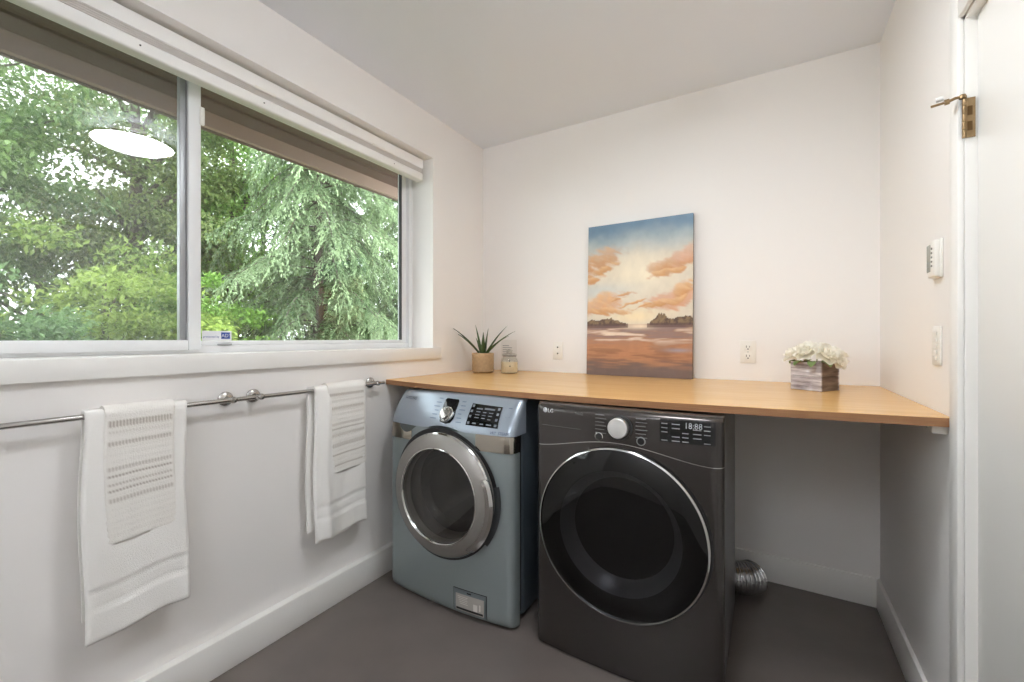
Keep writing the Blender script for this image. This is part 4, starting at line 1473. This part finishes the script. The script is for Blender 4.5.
def broad_tree(name, label, x, y, zc, rx, ry, rz, n_, ls, c0, c1, trunk=0.06, clumps=60, cat='tree', lean=0.0, tr_top=None):
    t = thing(name, label, cat, (x, y, -0.4))
    zc = zc + 0.4
    cen = unit(clumps) * (rng.random((clumps, 1)) ** 0.38)
    cen = cen * np.array([rx, ry, rz]) + np.array([0, 0, zc])
    cr_ = (rx + ry + rz) / 3 * rng.uniform(.16, .30, clumps)
    k = rng.integers(0, clumps, n_)
    P = cen[k] + unit(n_) * (rng.random((n_, 1)) ** .5) * cr_[k][:, None] * np.array([1.15, 1.15, .6])
    P[:, 2] = np.maximum(P[:, 2], 0.02)
    out = P - np.array([0, 0, zc])
    out /= np.linalg.norm(out, axis=1, keepdims=True) + 1e-6
    D = out * .5 + unit(n_) * .8 + np.array([0, 0, -.35])
    Nn = np.array([0, 0, 1.0]) + unit(n_) * .55
    tt = np.clip(rng.random(n_) * .65 + rng.random(clumps)[k] * .45, 0, 1)[:, None]
    colr = np.array(c0[:3]) * (1 - tt) + np.array(c1[:3]) * tt
    leaves_mesh('crown', P, D, Nn, ls * rng.uniform(.7, 1.25, n_), ls * rng.uniform(.42, .62, n_), colr, t, M_FOL)
    tb = MB()
    top = tr_top or zc + rz * .6
    tb.tube([(lean * s_ * s_ + .04 * math.sin(s_ * 7 + x), .04 * math.cos(s_ * 5 + y), top * s_) for s_ in np.linspace(0, 1, 14)], [trunk * (1 - .75 * s_) for s_ in np.linspace(0, 1, 14)], 10)
    for c_ in cen[: min(clumps, 26)]:
        z0 = max(0.15, c_[2] - .5 - .3 * rng.random())
        s_ = min(z0 / top, 1)
        b0 = Vector((lean * s_ * s_ + .04 * math.sin(s_ * 7 + x), .04 * math.cos(s_ * 5 + y), min(z0, top)))
        e0 = Vector(c_)
        tb.tube([b0, b0.lerp(e0, .5) + Vector((0, 0, .08)), e0], [trunk * .34, trunk * .22, trunk * .08], 6)
    tb.build('trunk', M_BARK, t, smooth=60)
    return t


def hemlock(label, x, y, h_, r_, nb, per, c0, c1, base=0.5):
    """conifer of drooping flat sprays: each bough carries side twigs with short needles"""
    t = thing('conifer_tree', label, 'tree', (x, y, -0.4))
    P, D, Nn, Cc = [], [], [], []
    tb = MB()
    tb.tube([(0, 0, h_ * s_) for s_ in np.linspace(0, 1, 10)], [0.10 * (1 - .85 * s_) for s_ in np.linspace(0, 1, 10)], 10)
    for b_ in range(nb):
        f_ = (b_ + rng.random()) / nb
        z = base + (h_ - base) * f_ ** .9
        az = b_ * 2.39996 + rng.normal() * .3
        L = r_ * (1 - f_ * .72) * rng.uniform(.5, 1.15)
        d = np.array([math.cos(az), math.sin(az), 0])
        s_ = np.array([-math.sin(az), math.cos(az), 0])
        rise = rng.uniform(.15, .38)
        drop = rng.uniform(.55, 1.0)
        curve = lambda q: d * L * q + np.array([0, 0, z + L * (rise * q - drop * q * q)])
        tb.tube([curve(q) for q in (0, .3, .6, .9)], [.014, .011, .008, .004], 5, cap=False)
        tone = rng.random() * .5
        # drooping twigs left and right along the bough
        ntw = max(6, int(per * L / r_))
        for q in np.linspace(.15, 1, ntw):
            p0 = curve(q)
            tan = curve(min(q + .02, 1.02)) - curve(q - .02)
            tan /= np.linalg.norm(tan)
            for sg in (-1, 1):
                tl_ = (.16 + .22 * L * (1.08 - q) ** .6) * rng.uniform(.4, 1.25)
                td = tan * rng.uniform(.4, 1.0) + s_ * sg * rng.uniform(.35, 1.0) + np.array([0, 0, rng.uniform(-.6, .15)])
                td /= np.linalg.norm(td)
                m_ = max(4, int(tl_ / .022))
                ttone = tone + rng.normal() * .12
                qq = (np.arange(m_) + rng.random(m_) * .7) / m_
                base_ = p0 + td * (tl_ * qq)[:, None] + np.array([0, 0, -1.0]) * (tl_ * .5 * qq ** 2)[:, None]
                dirq = td[None, :] + np.array([0, 0, -1.0])[None, :] * (.9 * qq)[:, None]
                for lr in (-1, 1):
                    nd = dirq * .8 + np.cross(td, [0, 0, 1])[None, :] * lr * rng.uniform(.4, .95, (m_, 1)) + rng.normal(size=(m_, 3)) * .25
                    P.append(base_ + rng.normal(size=(m_, 3)) * .008)
                    D.append(nd)
                    Nn.append(np.tile([0, 0, 1.0], (m_, 1)) + rng.normal(size=(m_, 3)) * .4)
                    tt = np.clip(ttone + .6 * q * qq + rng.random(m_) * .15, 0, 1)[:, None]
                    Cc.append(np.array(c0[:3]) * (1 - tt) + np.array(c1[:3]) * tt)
    P, D, Nn, Cc = map(np.concatenate, (P, D, Nn, Cc))
    n_ = len(P)
    leaves_mesh('crown', P, D, Nn, rng.uniform(.035, .075, n_), rng.uniform(.014, .024, n_), Cc, t, M_NEED)
    tb.build('trunk', M_BARK, t, smooth=60)
    return t


G = lin
# understorey shrubs, nearest the glass
broad_tree('leafy_shrub', 'bright yellow-green leafy shrub in the left pane of the window', -6.2, 1.75, 0.95, 1.0, 1.15, 1.5, 22000, .075, G(88, 120, 56), G(190, 212, 116), .03, 80, 'shrub')
broad_tree('leafy_shrub', 'grey-green leafy shrub at the left edge of the window', -5.6, 0.75, 0.6, .9, .9, 1.3, 15000, .068, G(70, 104, 62), G(150, 184, 126), .03, 60, 'shrub')
broad_tree('leafy_shrub', 'green leafy shrub behind the window divider', -6.6, 2.9, 1.0, .9, .9, 1.35, 15000, .07, G(84, 124, 56), G(160, 200, 100), .03, 60, 'shrub')
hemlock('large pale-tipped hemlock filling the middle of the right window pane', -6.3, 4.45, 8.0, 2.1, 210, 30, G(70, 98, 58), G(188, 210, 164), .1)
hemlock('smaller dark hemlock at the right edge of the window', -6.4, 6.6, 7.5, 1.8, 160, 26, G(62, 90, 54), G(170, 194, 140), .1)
# taller trees behind
broad_tree('leafy_tree', 'tall grey-green tree behind the shrubs at the far left of the window', -8.6, 0.9, 3.4, 1.8, 1.7, 2.3, 30000, .09, G(72, 102, 56), G(152, 180, 116), .10, 90)
broad_tree('leafy_tree', 'tall leafy tree with a dark trunk behind the lamp reflection', -9.2, 3.0, 3.6, 1.9, 1.5, 2.4, 27000, .09, G(76, 98, 54), G(160, 178, 110), .16, 90, tr_top=7)
broad_tree('leafy_tree', 'light green tree just right of the window divider', -9.4, 4.7, 3.3, 1.7, 1.6, 2.9, 20000, .11, G(90, 128, 60), G(166, 200, 110), .11, 80, tr_top=6.5)
broad_tree('leafy_tree', 'leafy tree behind the right edge of the window', -10.4, 9.2, 3.2, 1.9, 2.1, 3.4, 18000, .12, G(66, 98, 58), G(130, 166, 100), .12, 90)
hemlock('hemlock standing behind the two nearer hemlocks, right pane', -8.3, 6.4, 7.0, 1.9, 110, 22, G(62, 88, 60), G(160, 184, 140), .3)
broad_tree('leafy_tree', 'distant hazy green tree behind the large hemlock', -12.0, 6.8, 3.2, 2.2, 2.8, 3.8, 20000, .14, G(76, 108, 66), G(140, 172, 112), .14, 90)
broad_tree('leafy_tree', 'distant dark green tree low behind the left shrubs', -12.5, 2.6, 1.4, 2.0, 3.4, 2.2, 14000, .14, G(70, 98, 60), G(120, 150, 98), .14, 90)
